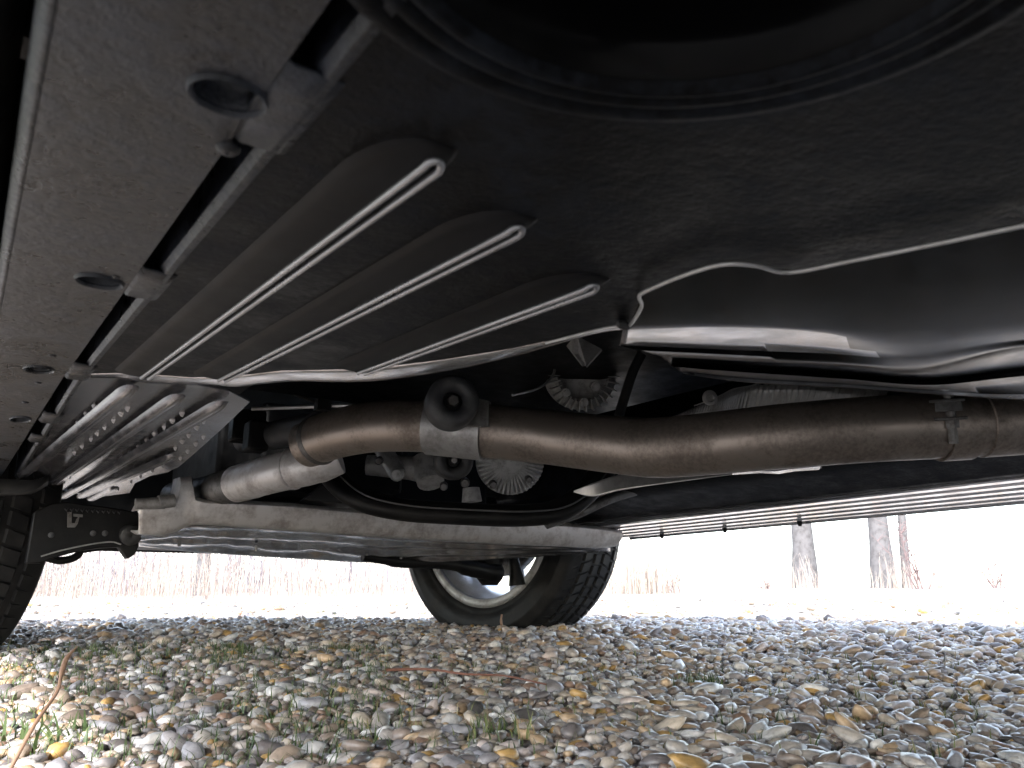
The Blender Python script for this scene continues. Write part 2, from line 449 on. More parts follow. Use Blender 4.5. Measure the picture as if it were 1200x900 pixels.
def sheet_with_holes(name, outline, holes, mat, parent, lip=None):
    """flat sheet on the floor line, outline and holes given as (x, y), triangulated, following zf"""
    bm = bmesh.new()
    def loop(pts):
        vs = [bm.verts.new((x, y, zf(y))) for x, y in pts]
        return [bm.edges.new((vs[i], vs[(i + 1) % len(vs)])) for i in range(len(vs))]
    es = loop(outline)
    for h in holes: es += loop(h)
    bmesh.ops.triangle_fill(bm, use_beauty=True, use_dissolve=False, edges=es)
    bmesh.ops.recalc_face_normals(bm, faces=bm.faces)
    me = bpy.data.meshes.new(name); bm.to_mesh(me); bm.free(); me.materials.append(mat)
    o = link(name, me, parent)
    md = o.modifiers.new('thick', 'SOLIDIFY'); md.thickness = 0.0016; md.offset = 0
    return o
def lin(a, b, n): return [a + (b - a) * i / (n - 1) for i in range(n)]

# --- sill rail along the near side, with oval drain holes
YS = lin(-1.0, 0.64, 24) + lin(0.70, 1.36, 10)
SLX = lambda y: 0.047 if y < 0.6 else 0.047 - 0.012 * (y - 0.6)
def oval(c, ax, bx, ang, n=28):
    return [(c[0] + ax * math.cos(2 * math.pi * k / n) * math.cos(ang) - bx * math.sin(2 * math.pi * k / n) * math.sin(ang),
             c[1] + ax * math.cos(2 * math.pi * k / n) * math.sin(ang) + bx * math.sin(2 * math.pi * k / n) * math.cos(ang)) for k in range(n)]
drains = []
for (px, py, a_, b_) in ((268, 108, 0.0085, 0.0075), (117, 327, 0.0085, 0.0085), (46, 431, 0.008, 0.013), (24, 490, 0.007, 0.015)):
    p = on_floor(px, py); drains.append((p, a_, b_))
outl = [(0.0015, y) for y in YS] + [(SLX(y), y) for y in reversed(YS)]
sill = sheet_with_holes('sill_rail', outl, [oval(p, a_, b_, R(8)) for p, a_, b_ in drains], M['rail'], car)
sill['label'] = 'dusty grey sill rail with oval drain holes'
# rolled outer edge and inner wall of the rail
m_ = MB(); rows = []
for y in YS:
    z = zf(y); rows.append([Vector((0.0015, y, z)), Vector((-0.0002, y, z + 0.0004)), Vector((-0.0014, y, z + 0.0016)), Vector((-0.0020, y, z + 0.0036)), Vector((-0.0022, y, z + 0.04))])
m_.loft(rows); m_.build('rolled_edge', M['rail'], sill, thick=0.0012)
m_ = MB(); m_.loft([[Vector((SLX(y), y, zf(y))), Vector((SLX(y) - 0.0005, y, zf(y) + 0.0015)), Vector((SLX(y) - 0.0008, y, zf(y) + 0.045))] for y in YS])
m_.build('inner_wall', M['black'], sill, thick=0.0012)
for p, a_, b_ in drains:
    m_ = MB(); rings_ = []
    for (s_, h_) in ((1.22, -0.0006), (1.12, -0.0022), (1.02, -0.0016), (0.96, 0.003), (0.72, 0.0065), (0.35, 0.0072), (0.04, 0.0068)):
        rings_.append([Vector((x, y, zf(y) + h_)) for x, y in oval(p, a_ * s_, b_ * s_, R(8), 28)] )
    rings_ = [q + [q[0]] for q in rings_]
    m_.loft(rings_); m_.build('drain_dimple', M['rail'], sill, smooth=60)
for (px, py, s_) in ((268, 170, 0.0028), (136, 322, 0.0016), (62, 415, 0.002), (45, 447, 0.002), (30, 470, 0.0022)):
    p = on_floor(px, py); m_ = MB()
    m_.lathe([(s_ * 1.3, 0), (s_ * 1.2, s_ * 0.5), (s_ * 0.8, s_ * 0.9), (s_ * 0.3, s_), (0.0002, s_ * 0.8)], p, (0, 0, -1), 12)
    m_.build('stud', M['rail'], sill, smooth=60)
# tabs that bridge the slot
for (px0, py0, px1, py1) in ((388, 88, 318, 172), (182, 315, 160, 345), (97, 425, 83, 442), (52, 482, 44, 493), (28, 507, 22, 515)):
    a_, c_ = on_floor(px0, py0), on_floor(px1, py1)
    y0, y1 = min(a_.y, c_.y), max(a_.y, c_.y)
    m_ = MB(); rows = []
    for x, dz in ((0.0462, 0.0012), (0.0475, 0.0004), (0.049, -0.0008), (0.0595, -0.001), (0.061, -0.0004), (0.0625, 0.0006)):
        rows.append([Vector((x, y, zf(y) + dz)) for y in lin(y0, y1, 4)])
    m_.loft(rows); m_.build('bridge_tab', M['rail'], sill, thick=0.0014)
# black plastic skirt outside the rail
m_ = MB(); rows = []
for y in YS:
    z = zf(min(y, 0.64)); rows.append([Vector((-0.0040, y, z + 0.06)), Vector((-0.0060, y, z + 0.03)), Vector((-0.0100, y, z + 0.018)), Vector((-0.0125, y, z + 0.014)), Vector((-0.0135, y, z + 0.016)), Vector((-0.030, y, z + 0.012)), Vector((-0.14, y, z + 0.014)), Vector((-0.157, y, z + 0.06))])
m_.loft(rows); m_.build('side_skirt', M['black'], car, thick=0.002)
# slot cavity above
m_ = MB(); m_.loft([[Vector((0.03, y, zf(y) + 0.045)), Vector((0.075, y, zf(y) + 0.045))] for y in YS]); m_.build('slot_cavity', M['black'], car, thick=0.002)

# --- rear floor panel, with pressed ribs, on the slope that rises to the front
FX = lambda y: 0.0575
edge_px = [(97, 437), (135, 436), (172, 437), (225, 441), (270, 440), (330, 433), (430, 431), (520, 420), (600, 407), (660, 394), (705, 384), (737, 381)]
edge = [on_floor(*q) for q in edge_px]
wire_px = [(752, 345), (800, 322), (845, 309), (885, 309), (925, 318), (1000, 304), (1100, 284), (1200, 265)]
wire_f = [on_floor(*q) for q in wire_px]
HC = Vector((0.073, 0.070)); HR = 0.056
outl = [(0.0575, -1.0)] + [(0.0575, y) for y in lin(-0.9, 0.60, 20)] + [(p.x, p.y) for p in edge] + [(p.x, p.y) for p in wire_f] + [(0.50, -0.10), (0.55, -1.0)]
HC2 = [(HC.x + 0.0145 + HR * math.cos(2 * math.pi * k / 48), HC.y + HR * math.sin(2 * math.pi * k / 48)) for k in range(48)]
hx = HC.x + 0.0145
floor = sheet_with_holes('rear_floor_panel', outl, [[(x, y) for x, y in HC2]], M['undercoat'], car)
floor['label'] = 'black coated floor panel with long pressed ribs'
# folded-up flange along the slot and the bright turned-up front edge
m_ = MB(); m_.loft([[Vector((0.0590, y, zf(y) - 0.0012)), Vector((0.0566, y, zf(y) - 0.0010)), Vector((0.0548, y, zf(y) + 0.0010)), Vector((0.0545, y, zf(y) + 0.044))] for y in lin(-1.0, 1.36, 60)])
m_.build('flange', M['rail'], floor, thick=0.0012)
low_px = [(97, 440), (135, 441), (175, 447), (230, 449), (280, 452), (340, 446), (430, 446), (520, 434), (600, 417), (660, 400), (705, 388), (737, 384)]
m_ = MB(); rows = []
E1 = crom(edge, 4)
lowp = [on_floor(*q, dz=0.0012) for q in low_px]
E2 = crom(lowp, 4)
for t in (0, 0.2, 0.4, 0.6, 0.8, 1.0):
    rows.append([a.lerp(c, t) + Vector((0, 0, -0.0005 * math.sin(t * math.pi))) for a, c in zip(E1, E2)])
rows.append([c + Vector((0.002, 0.004, 0.006)) for c in E2]); rows.append([c + Vector((0.003, 0.004, 0.05)) for c in E2])
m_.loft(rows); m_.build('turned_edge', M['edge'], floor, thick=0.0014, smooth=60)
def floor_rib(p0, p1, name='rib', prof=None, tip=0.02, parent=None, mat=None, both=False):
    """pressed rib from its tip p0 to p1 along the floor; prof = (dx, down)"""
    m_ = MB(); rows = []; n = 60
    for i in range(n + 1):
        t = (i / n) ** 1.6; p = p0.lerp(p1, t); d = (p - p0).length; e = (p1 - p).length
        u_ = 1 - min(1.0, d / tip); k = math.sqrt(max(0, 1 - u_ * u_))
        if both:
            u2 = 1 - min(1.0, e / tip); k *= math.sqrt(max(0, 1 - u2 * u2))
        w = 0.25 + 0.75 * k
        rows.append([Vector((p.x + dx * w, p.y, zf(p.y) - 0.0009 - dn * k)) for dx, dn in prof])
    m_.loft(rows)
    return m_.build(name, mat or M['rib'], parent or floor, smooth=75)
RP = [(-0.0215, -0.0006), (-0.0200, 0.0002), (-0.0185, 0.0012), (-0.0165, 0.0019), (-0.0110, 0.0024), (-0.0050, 0.0027), (0.0028, 0.0026), (0.0044, 0.0014), (0.0056, 0.0002), (0.0066, -0.0006)]
for a_, c_ in (((508, 185), (172, 437)), ((604, 262), (262, 440)), ((692, 330), (425, 431))):
    p0, p1 = on_floor(*a_), on_floor(*c_); t_ = (p1 - p0).normalized()
    floor_rib(p0 - t_ * 0.010, p1, prof=RP, tip=0.030)
    # the narrow double ridge along the rib, closing in a hairpin at its tip
    m_ = MB()
    w0, w1 = -0.0031, 0.0017; mid = (w0 + w1) / 2; hw = (w1 - w0) / 2
    path = [Vector((p.x + w0, p.y, zf(p.y) - 0.0041)) for p in [p1.lerp(p0, k / 20) for k in range(20)]]
    path += [Vector((p0.x + mid - hw * math.cos(q), p0.y - hw * 1.6 * math.sin(q), zf(p0.y) - 0.0040 + 0.0010 * math.sin(q))) for q in lin(0, math.pi, 9)]
    path += [Vector((p.x + w1, p.y, zf(p.y) - 0.0041)) for p in [p0.lerp(p1, k / 20) for k in range(1, 21)]]
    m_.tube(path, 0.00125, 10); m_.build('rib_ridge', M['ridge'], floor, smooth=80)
# round recess with pressed rings overhead
m_ = MB()
m_.lathe([(HR + 0.001, 0.0015), (HR - 0.002, -0.001), (HR - 0.005, -0.012), (HR - 0.007, -0.05), (0.001, -0.05)], (hx, HC.y, zf(HC.y)), (0, TILT, -1), 48)
m_.build('round_recess', M['gloss'], floor, smooth=60)
for rr_, w_, h_ in ((HR + 0.002, 0.0025, 0.0020), (HR + 0.0075, 0.0026, 0.0013), (HR + 0.0135, 0.0036, 0.0012)):
    m_ = MB(); m_.lathe([(rr_ - w_, -0.0005), (rr_ - w_ * 0.6, h_ * 0.7), (rr_, h_), (rr_ + w_ * 0.6, h_ * 0.7), (rr_ + w_, -0.0005)], (hx, HC.y, zf(HC.y) - 0.0012), (0, TILT, -1), 64)
    m_.build('ring_bead', M['undercoat'], floor, smooth=70)

# --- front floor panel: brighter, nearly level
ff_px = [(97, 441), (135, 442), (175, 448), (230, 450), (268, 457), (293, 470), (262, 500), (232, 527), (210, 546), (196, 553), (176, 557), (158, 566), (152, 577), (110, 583), (62, 583), (20, 560)]
ffp = [on_floor(*q, dz=0.0045) for q in ff_px]
outl = [(p.x, p.y) for p in ffp[:-2]] + [(0.115, 1.52), (0.0575, 1.42)] + [(0.0575, y) for y in lin(1.3, 0.66, 8)]
front = sheet_with_holes('front_floor_panel', outl, [], M['front_floor'], car)
front.data.transform(Matrix.Translation((0, 0, 0.0045)))
front['label'] = 'shiny spotted front floor panel with ribs'
FP = [(-0.0075, -0.0006), (-0.0065, 0.0012), (-0.0045, 0.0042), (-0.0020, 0.0056), (0.0010, 0.0050), (0.0020, 0.0042), (0.0032, 0.0050), (0.0046, 0.0044), (0.0060, 0.0016), (0.0070, -0.0006)]
for a_, c_ in (((158, 444), (24, 555)), ((213, 455), (63, 563)), ((264, 463), (72, 580)), ((205, 528), (92, 579)), ((136, 566), (105, 582))):
    p0 = on_floor(*a_, dz=0.004); p1 = on_floor(*c_, dz=0.004)
    o = floor_rib(p0, p1, prof=FP, tip=0.03, parent=front, mat=M['front_floor'], both=True)
m_ = MB()
for (px0, py0, px1, py1, k_) in ((110, 476, 62, 526, 6), (150, 478, 88, 530, 8), (182, 480, 120, 532, 7), (214, 484, 140, 540, 8), (240, 492, 196, 534, 6), (238, 512, 212, 536, 4), (180, 542, 110, 575, 7), (190, 545, 140, 572, 5), (100, 543, 75, 565, 4)):
    for i in range(k_):
        t = (i + random.uniform(-0.15, 0.15)) / (k_ - 1)
        p = on_floor(px0 + (px1 - px0) * t, py0 + (py1 - py0) * t, dz=0.0035)
        w_ = random.uniform(0.004, 0.0065) ; l_ = random.uniform(0.007, 0.013) * (0.6 + p.y * 0.5)
        vs = []
        for u_ in (-1, -0.4, 0.4, 1):
            for s_, h_ in ((-1, 0), (-0.4, 0.0030), (0.3, 0.0038), (0.6, 0.0)):
                vs.append((p.x + s_ * w_ * 0.5, p.y + u_ * l_ * 0.5, p.z + 0.0004 - h_ * (1 - abs(u_) ** 3)))
        m_.add(vs, [(i_ * 4 + j, i_ * 4 + j + 1, i_ * 4 + j + 5, i_ * 4 + j + 4) for i_ in range(3) for j in range(3)])
m_.build('pressed_nibs', M['ridge'], front, smooth=60)['kind'] = 'stuff'

# --- brake line along the rear edge
wl = [(640, 402), (690, 389), (720, 383), (735, 383), (745, 372), (752, 358), (749, 348), (757, 341), (800, 323), (845, 310), (885, 311), (925, 319), (1000, 305), (1100, 285), (1200, 264), (1330, 238)]
m_ = MB(); pts = crom([on_floor(*q, dz=-0.003) for q in wl], 5); m_.tube(pts, 0.00085, 8); line = m_.build('brake_line', M['steel_line'], car, smooth=80)
p = on_floor(733, 381, dz=-0.003); m_ = MB(); m_.tube([p + Vector((-0.005, 0, -0.0005)), p + Vector((-0.002, 0, 0)), p + Vector((0.003, 0.001, 0))], [0.0012, 0.0026, 0.0016], 8); m_.build('line_clip', M['rubber'], line)

# --- tank and rear cover beyond the brake line, with pressed front edge
def prow(pxs, z_):
    def zz(px):
        k = min(1, max(0, (px - 985) / 70))
        return z_ - k * (0.80 * (z_ - 0.2866) if 0.2866 < z_ < 0.2927 or z_ == 0.2928 or z_ == 0.2956 else 0.002)
    return crom([at_z(q[0], q[1], zz(q[0])) for q in pxs], 16)
tz = 0.287
rowsP = [
    ([(752, 344), (850, 310), (930, 318), (1060, 293), (1200, 265), (1400, 222)], 0.2872),
    ([(738, 366), (850, 345), (930, 345), (1060, 330), (1200, 315), (1400, 300)], 0.2872),
    ([(732, 379), (850, 377), (950, 383), (1060, 384), (1200, 375), (1400, 360)], 0.2866),
    ([(730, 385), (850, 382), (960, 388), (1060, 404), (1200, 390), (1400, 375)], 0.2875),
    ([(728, 396), (850, 398), (965, 404), (1065, 412), (1200, 396), (1400, 380)], 0.2928),
    ([(726, 404), (850, 409), (970, 413), (1070, 418), (1200, 399), (1400, 384)], 0.2956),
    ([(745, 410), (855, 415), (975, 421), (1075, 427), (1200, 401), (1400, 386)], 0.2925),
    ([(765, 414), (858, 419), (978, 425), (1078, 432), (1200, 405), (1400, 390)], 0.2935),
    ([(775, 417), (860, 422), (980, 428), (1080, 436), (1200, 411), (1400, 395)], 0.298),
    ([(785, 427), (865, 432), (985, 440), (1085, 447), (1200, 434), (1400, 418)], 0.299),
    ([(790, 430), (870, 436), (990, 444), (1090, 451), (1200, 440), (1400, 424)], 0.2955),
    ([(795, 433), (875, 439), (995, 447), (1095, 454), (1200, 446), (1400, 432)], 0.2975),
    ([(800, 436), (880, 444), (1000, 451), (1100, 458), (1200, 461), (1400, 452)], 0.3005),
    ([(802, 438), (882, 447), (1002, 454), (1102, 461), (1200, 466), (1400, 470)], 0.2985),
    ([(803, 438), (883, 448), (1003, 455), (1103, 462), (1200, 468), (1400, 474)], 0.304),
]
m_ = MB(); rows = [prow(*q) for q in rowsP]
back = [Vector((p.x - 0.04, -0.9, 0.2875)) for p in rows[0]]
rows = [back, [Vector((p.x - 0.025, p.y - 0.03, p.z + 0.0004)) for p in rows[0]]] + rows + [[p + Vector((0.02, 0.02, 0.12)) for p in rows[-1]]]
m_.loft(rows); cover = m_.build('rear_cover', M['gloss'], car, smooth=70, thick=0.0014)
cover.data.materials.append(M['lip'])       # bright faces paint the reflected light along the front lip
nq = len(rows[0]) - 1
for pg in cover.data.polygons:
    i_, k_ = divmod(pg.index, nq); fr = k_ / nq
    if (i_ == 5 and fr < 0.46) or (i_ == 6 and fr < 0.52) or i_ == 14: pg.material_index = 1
cover['label'] = 'glossy black rear cover with pressed edge'
# bent sheet bracket
m_ = MB(); d_ = 0.66
tri = [at_d(677, 394, d_), at_d(705, 409, d_), at_d(687, 429, d_ - 0.01), at_d(678, 415, d_)]
m_.prism(tri, (0.004, 0.004, 0)); tri2 = [at_d(677, 394, d_), at_d(678, 415, d_), at_d(687, 429, d_ - 0.01), at_d(668, 405, d_ + 0.06)]
m_.prism(tri2, (-0.002, 0.003, 0.0)); m_.build('bracket', M['alu'], car, smooth=20)

# --- exhaust
ex = crom([at_d(362, 520, 1.09), at_d(395, 508, 1.05), at_d(440, 500, 1.01), at_d(500, 499, 0.98), at_d(560, 504, 0.965), at_d(640, 512, 0.95), at_d(720, 521, 0.905), at_d(770, 524.5, 0.87), at_d(830, 520, 0.835), at_d(920, 511, 0.80), at_d(1020, 503, 0.785), at_d(1130, 497, 0.78), at_d(1260, 487, 0.78), at_d(1420, 478, 0.80)], 8)
m_ = MB(); m_.tube(ex, 0.0330, 40); pipe = m_.build('exhaust_pipe', M['pipe'], car, smooth=80)
pipe['label'] = 'brown heat-tinted exhaust pipe'
def pipe_at(xpix):
    best = min(range(len(ex)), key=lambda i: abs(_pix(ex[i])[0] - xpix))
    a = ex[max(best - 1, 0)]; c = ex[min(best + 1, len(ex) - 1)]
    return ex[best], (c - a).normalized()
def _pix(p):
    v = np.array(p) - CAM; return 600 + FPX * v.dot(_r) / v.dot(_fw), 450 - FPX * v.dot(_u) / v.dot(_fw)
# front muffler cone and shielded pipe going on to the engine
m_ = MB(); q0, t0 = pipe_at(372)
m_.tube([q0 - t0 * 0.004, q0 + t0 * 0.0, q0 + t0 * 0.006], [0.0335, 0.0355, 0.0335], 32); m_.build('weld_seam', M['bolt'], pipe)
fl = crom([at_d(398, 535, 1.115), at_d(380, 541, 1.115), at_d(350, 548, 1.12), at_d(320, 555, 1.145), at_d(296, 562, 1.18), at_d(278, 567, 1.205)], 8)
rad = [0.024 + 0.004 * min(1, i / 10) for i in range(len(fl))]
for i in range(len(fl)):
    rad[i] += 0.0010 * noise.noise((i * 0.4, 0, 3))
m_ = MB(); m_.tube(fl, rad, 28); shp = m_.build('shielded_pipe', M['pale'], pipe, smooth=60); shp['label'] = 'pale metal shield round the front pipe'
m_ = MB(); fx = crom([fl[-2], at_d(262, 571, 1.24), at_d(240, 577, 1.32), at_d(205, 582, 1.45)], 12); m_.tube(fx, [0.024 + 0.0022 * math.cos(i * math.pi) for i in range(len(fx))], 24); m_.build('flex_joint', M['bolt'], pipe, smooth=60)
for i in (18,):
    t_ = (fl[i + 1] - fl[i - 1]).normalized()
    m_ = MB(); m_.tube([fl[i] - t_ * 0.003, fl[i] - t_ * 0.0012, fl[i] + t_ * 0.0012, fl[i] + t_ * 0.003], [rad[i], rad[i] + 0.0018, rad[i] + 0.0018, rad[i]], 28); m_.build('shield_seam', M['pale'], pipe, smooth=60)
m_ = MB(); m_.tube(crom([at_d(372, 500, 1.07), at_d(345, 505, 1.12), at_d(318, 511, 1.18), at_d(288, 516, 1.3)], 5), [0.021] * 16, 24); m_.build('collar_pipe', M['grey_rubber'], pipe, smooth=60)
m_ = MB(); m_.box(at_d(300, 512, 1.16), (0.03, 0.035, 0.045)); m_.box(at_d(290, 500, 1.2), (0.05, 0.03, 0.05)); m_.build('hanger_block', M['black'], pipe, bevel=0.004)
# clamp sleeve with bolt on the right
q1, t1 = pipe_at(1113)
m_ = MB(); m_.tube([q1 - t1 * 0.014, q1 - t1 * 0.0138, q1 + t1 * 0.0138, q1 + t1 * 0.014], [0.0332, 0.0350, 0.0350, 0.0332], 40, caps=False); clamp = m_.build('clamp', M['pipe'], car, smooth=30, thick=0.0015)
toward = -(Vector(q1) - Vector(CAM)).normalized()
pb = q1 + toward * 0.037
sx = t1; sz = t1.cross(toward).normalized()
if sz.z < 0: sz = -sz
rotm = Matrix((sx, toward, sz)).transposed()
m_ = MB()
m_.box(pb + sz * 0.018 - sx * 0.001, (0.026, 0.012, 0.010), rotm); m_.box(pb + sz * 0.0235 - sx * 0.002, (0.034, 0.016, 0.003), rotm); m_.box(pb + sz * 0.006, (0.032, 0.014, 0.003), rotm)
m_.build('clamp_lug', M['bolt'], clamp, bevel=0.0008)
m_ = MB(); m_.tube([pb + sz * 0.030, pb - sz * 0.018], 0.0045, 10); m_.tube([pb + sz * 0.006, pb - sz * 0.003], 0.0068, 6); m_.build('clamp_bolt', M['bolt'], clamp, smooth=30)
m_ = MB(); q2, t2 = pipe_at(1140); m_.tube([q2 + t2 * 0.0, q2 + t2 * 0.001, q2 + t2 * 0.30], [0.0335, 0.0345, 0.0350], 40); m_.build('sleeve', M['pipe'], clamp, smooth=40)
# strap and rubber bushings
q3, t3 = pipe_at(539)
m_ = MB(); m_.tube([q3 - t3 * 0.036, q3 - t3 * 0.0358, q3 + t3 * 0.0358, q3 + t3 * 0.036], [0.0335, 0.0362, 0.0362, 0.0335], 40, caps=False)
strap = m_.build('hanger_strap', M['alu'], car, smooth=30, thick=0.0016)
m_ = MB(); tw = -(Vector(q3) - Vector(CAM)).normalized()
pl = [at_d(545, 462, 0.925), at_d(574, 470, 0.925), at_d(573, 500, 0.925), at_d(545, 500, 0.925)]
m_.prism(pl, Vector((-tw.x, -tw.y, 0)) * 0.006); m_.build('strap_plate', M['bolt'], strap, bevel=0.001)
def bushing(px, py, dist, rad, ax, mat, bolt_r):
    c = at_d(px, py, dist); m_ = MB(); k = rad
    m_.lathe([(k * 0.30, -k * 0.2), (k * 0.36, k * 0.42), (k * 0.42, k * 0.62), (k * 0.62, k * 0.78), (k * 0.84, k * 0.76), (k * 0.96, k * 0.62), (k, k * 0.40), (k, -k * 0.45), (k * 0.94, -k * 0.62), (k * 0.5, -k * 0.7), (0.0005, -k * 0.7)], c, ax, 40)
    o = m_.build('rubber_bushing', mat, car, smooth=50)
    a = Vector(ax).normalized(); m_ = MB(); m_.tube([c - a * k * 0.2, c + a * k * 0.5, c + a * k * 0.58], [bolt_r, bolt_r, bolt_r * 0.8], 6); m_.build('bushing_bolt', M['bolt'], o, smooth=20)
    m_ = MB(); m_.lathe([(bolt_r * 1.6, 0.2 * k), (bolt_r * 1.6, 0.32 * k), (bolt_r * 0.9, 0.34 * k)], c, ax, 20); m_.build('washer', M['black'], o, smooth=30)
    return o
vd = -(Vector(at_d(528, 475, 0.9)) - Vector(CAM)).normalized()
bushing(529, 473, 0.90, 0.0305, vd + Vector((0.12, -0.05, 0.22)), M['grey_rubber'], 0.0075).__setitem__('label', 'grey rubber bushing on the exhaust hanger')
bushing(531, 540, 1.06, 0.026, vd + Vector((0.1, 0, 0.1)), M['rubber'], 0.005).__setitem__('label', 'small black bushing below the pipe')

# --- heat shields
m_ = MB(); rows = []
up_ = crom([at_d(735, 497, 1.02), at_d(780, 490, 1.02), at_d(812, 478, 1.01), at_d(845, 463, 1.0), at_d(875, 452, 1.0), at_d(940, 450, 1.0), at_d(1010, 456, 1.0), at_d(1100, 462, 1.0)], 60)
for j in range(7):
    t = j / 6.0; row = []
    for i, p in enumerate(up_):
        q = p + Vector((0.01, 0.035, -0.06)) * t
        row.append(q + Vector((0, -0.0030, -0.0016)) * (1 if i % 6 in (0, 1, 2) else 0))
    rows.append(row)
m_.loft(rows); hs_ = m_.build('heat_shield', M['foil'], car, smooth=50, thick=0.0008); hs_['label'] = 'corrugated foil heat shield above the pipe'
m_ = MB(); rim_ = [p + Vector((0, -0.002, 0.001 + 0.004 * noise.noise(p * 40))) for p in up_[120:]]; m_.tube(rim_, 0.0010, 6); m_.build('rolled_rim', M['foil'], hs_)
m_ = MB(); c = at_d(832, 466, 0.985); m_.lathe([(0.010, -0.001), (0.009, 0.001), (0.006, 0.0015), (0.0050, -0.003), (0.0003, -0.003)], c, vd, 16); m_.build('washer', M['foil'], hs_, smooth=40)
m_ = MB(); rows = []
lo_ = crom([at_d(672, 575, 1.13), at_d(695, 566, 1.12), at_d(730, 556, 1.10), at_d(800, 550, 1.06), at_d(880, 545, 1.02), at_d(962, 541, 0.99)], 20)
ll_ = crom([at_d(672, 577, 1.13), at_d(695, 582, 1.12), at_d(730, 574, 1.09), at_d(800, 564, 1.05), at_d(880, 554, 1.01), at_d(962, 549, 0.98)], 20)
for j in range(9):
    t = j / 8.0
    rows.append([a.lerp(c, t) + Vector((0, -0.0012, 0)) * ((i + j) % 2) for i, (a, c) in enumerate(zip(lo_, ll_))])
m_.loft(rows); h2 = m_.build('lower_heat_shield', M['foil'], car, smooth=60, thick=0.0008); h2['label'] = 'dimpled foil shield below the pipe'
m_ = MB(); m_.loft([[at_d(858, 551, 0.9), at_d(890, 549.5, 0.9), at_d(910, 549, 0.9), at_d(925, 547, 0.9), at_d(962, 545, 0.9)], [at_d(858, 556, 0.94), at_d(890, 554, 0.94), at_d(912, 555, 0.94), at_d(930, 552, 0.94), at_d(960, 550, 0.94)]]); m_.build('shield_lip', M['bare'], h2, thick=0.001)

# --- engine side seen through the opening
def ring_fins(c, ax, r0, r1, depth_, n, a0, a1, mat, name, wid=0.0022, parent=None):
    ax = Vector(ax).normalized(); up2 = Vector((0, 0, 1)); up2 = (up2 - ax * up2.dot(ax)).normalized(); rt = up2.cross(ax)
    m_ = MB()
    for i in range(n):
        q = a0 + (a1 - a0) * i / (n - 1); d = rt * math.cos(q) + up2 * math.sin(q); s = ax.cross(d)
        m_.box(c + d * (r0 + r1) / 2, (r1 - r0, wid, depth_), Matrix((d, s, ax)).transposed())
    return m_.build(name, mat, parent or car, bevel=0.0006)
ax = vd + Vector((0, 0, -0.1)); c = at_d(683, 440, 1.30)
m_ = MB(); m_.lathe([(0.062, -0.04), (0.060, -0.012), (0.050, 0.0), (0.044, 0.006), (0.041, 0.0), (0.030, -0.006), (0.0005, -0.006)], c, ax, 36); alt = m_.build('alternator', M['cast'], car, smooth=40); alt['label'] = 'round finned alternator'
ring_fins(c, ax, 0.040, 0.061, 0.030, 30, 0, 2 * math.pi * 29 / 30, M['cast'], 'cooling_fins', parent=alt)
for dx, dy in ((0.02, -0.018), (-0.018, 0.01), (-0.03, -0.03), (0.0, -0.046)):
    m_ = MB(); a = Vector(ax).normalized(); rt = a.cross(Vector((0, 0, 1))).normalized(); p = c - rt * dx + Vector((0, 0, dy)); m_.tube([p - a * 0.01, p + a * 0.008], 0.0075, 14); m_.tube([p + a * 0.008, p + a * 0.012], 0.005, 6); m_.build('boss', M['cast'], alt, smooth=30)
# gearbox casting
c = at_d(598, 540, 1.42)
m_ = MB(); m_.lathe([(0.060, -0.06), (0.062, -0.01), (0.056, 0.0), (0.03, 0.01), (0.0005, 0.012)], c, vd, 36); gb = m_.build('gearbox_casing', M['cast'], car, smooth=40); gb['label'] = 'grey cast gearbox housing with webs'
ring_fins(c, vd, 0.022, 0.060, 0.022, 22, R(180), R(360), M['cast'], 'web', wid=0.0035, parent=gb)
m_ = MB()
m_.tube([at_d(430, 545, 1.42), at_d(480, 548, 1.42), at_d(520, 556, 1.42)], [0.018, 0.022, 0.024], 16)
m_.tube([at_d(445, 520, 1.4), at_d(462, 548, 1.38), at_d(466, 556, 1.37)], [0.016, 0.016, 0.014], 14)
m_.tube([at_d(500, 540, 1.42), at_d(505, 566, 1.4)], [0.03, 0.024], 16)
m_.tube([at_d(552, 572, 1.42), at_d(553, 588, 1.42)], [0.015, 0.018], 14)
m_.build('casing_lobe', M['cast'], gb, smooth=50)
for (px, py, rr_) in ((465, 556, 0.012), (578, 568, 0.007), (545, 566, 0.008), (620, 562, 0.006), (520, 570, 0.007), (444, 540, 0.007)):
    p = at_d(px, py, 1.36); m_ = MB(); m_.tube([p - vd * 0.02, p + vd * 0.004, p + vd * 0.008], [rr_, rr_, rr_ * 0.7], 12); m_.build('casing_bolt', M['bolt'] if rr_ < 0.01 else M['cast'], gb, smooth=30)
# engine block and dark clutter behind, bay walls
m_ = MB(); m_.box((0.70, 1.78, 0.52), (0.62, 0.40, 0.40)); m_.box((0.60, 1.60, 0.42), (0.30, 0.20, 0.16)); m_.build('engine_block', M['black'], car, bevel=0.01)
m_ = MB(); m_.tube(crom([at_d(600, 463, 1.2), at_d(630, 455, 1.22), at_d(648, 440, 1.24), at_d(650, 420, 1.25)], 5), 0.0022, 8); m_.build('cable', M['steel_line'], car)
m_ = MB(); m_.tube(crom([at_d(725, 488, 1.15), at_d(733, 462, 1.15), at_d(742, 435, 1.15), at_d(752, 415, 1.15)], 5), 0.0075, 10); m_.build('coolant_hose', M['rubber'], car, smooth=60)
m_ = MB(); m_.tube(crom([at_d(295, 479, 1.02), at_d(360, 477, 1.02), at_d(420, 475, 1.02)], 5), 0.0025, 8); ln = m_.build('fuel_line', M['steel_line'], car)
m_ = MB(); m_.box(at_d(378, 475, 1.015), (0.018, 0.014, 0.014)); m_.tube([at_d(345, 462, 1.02), at_d(372, 472, 1.015)], 0.002, 6); m_.build('line_clip', M['black'], ln)
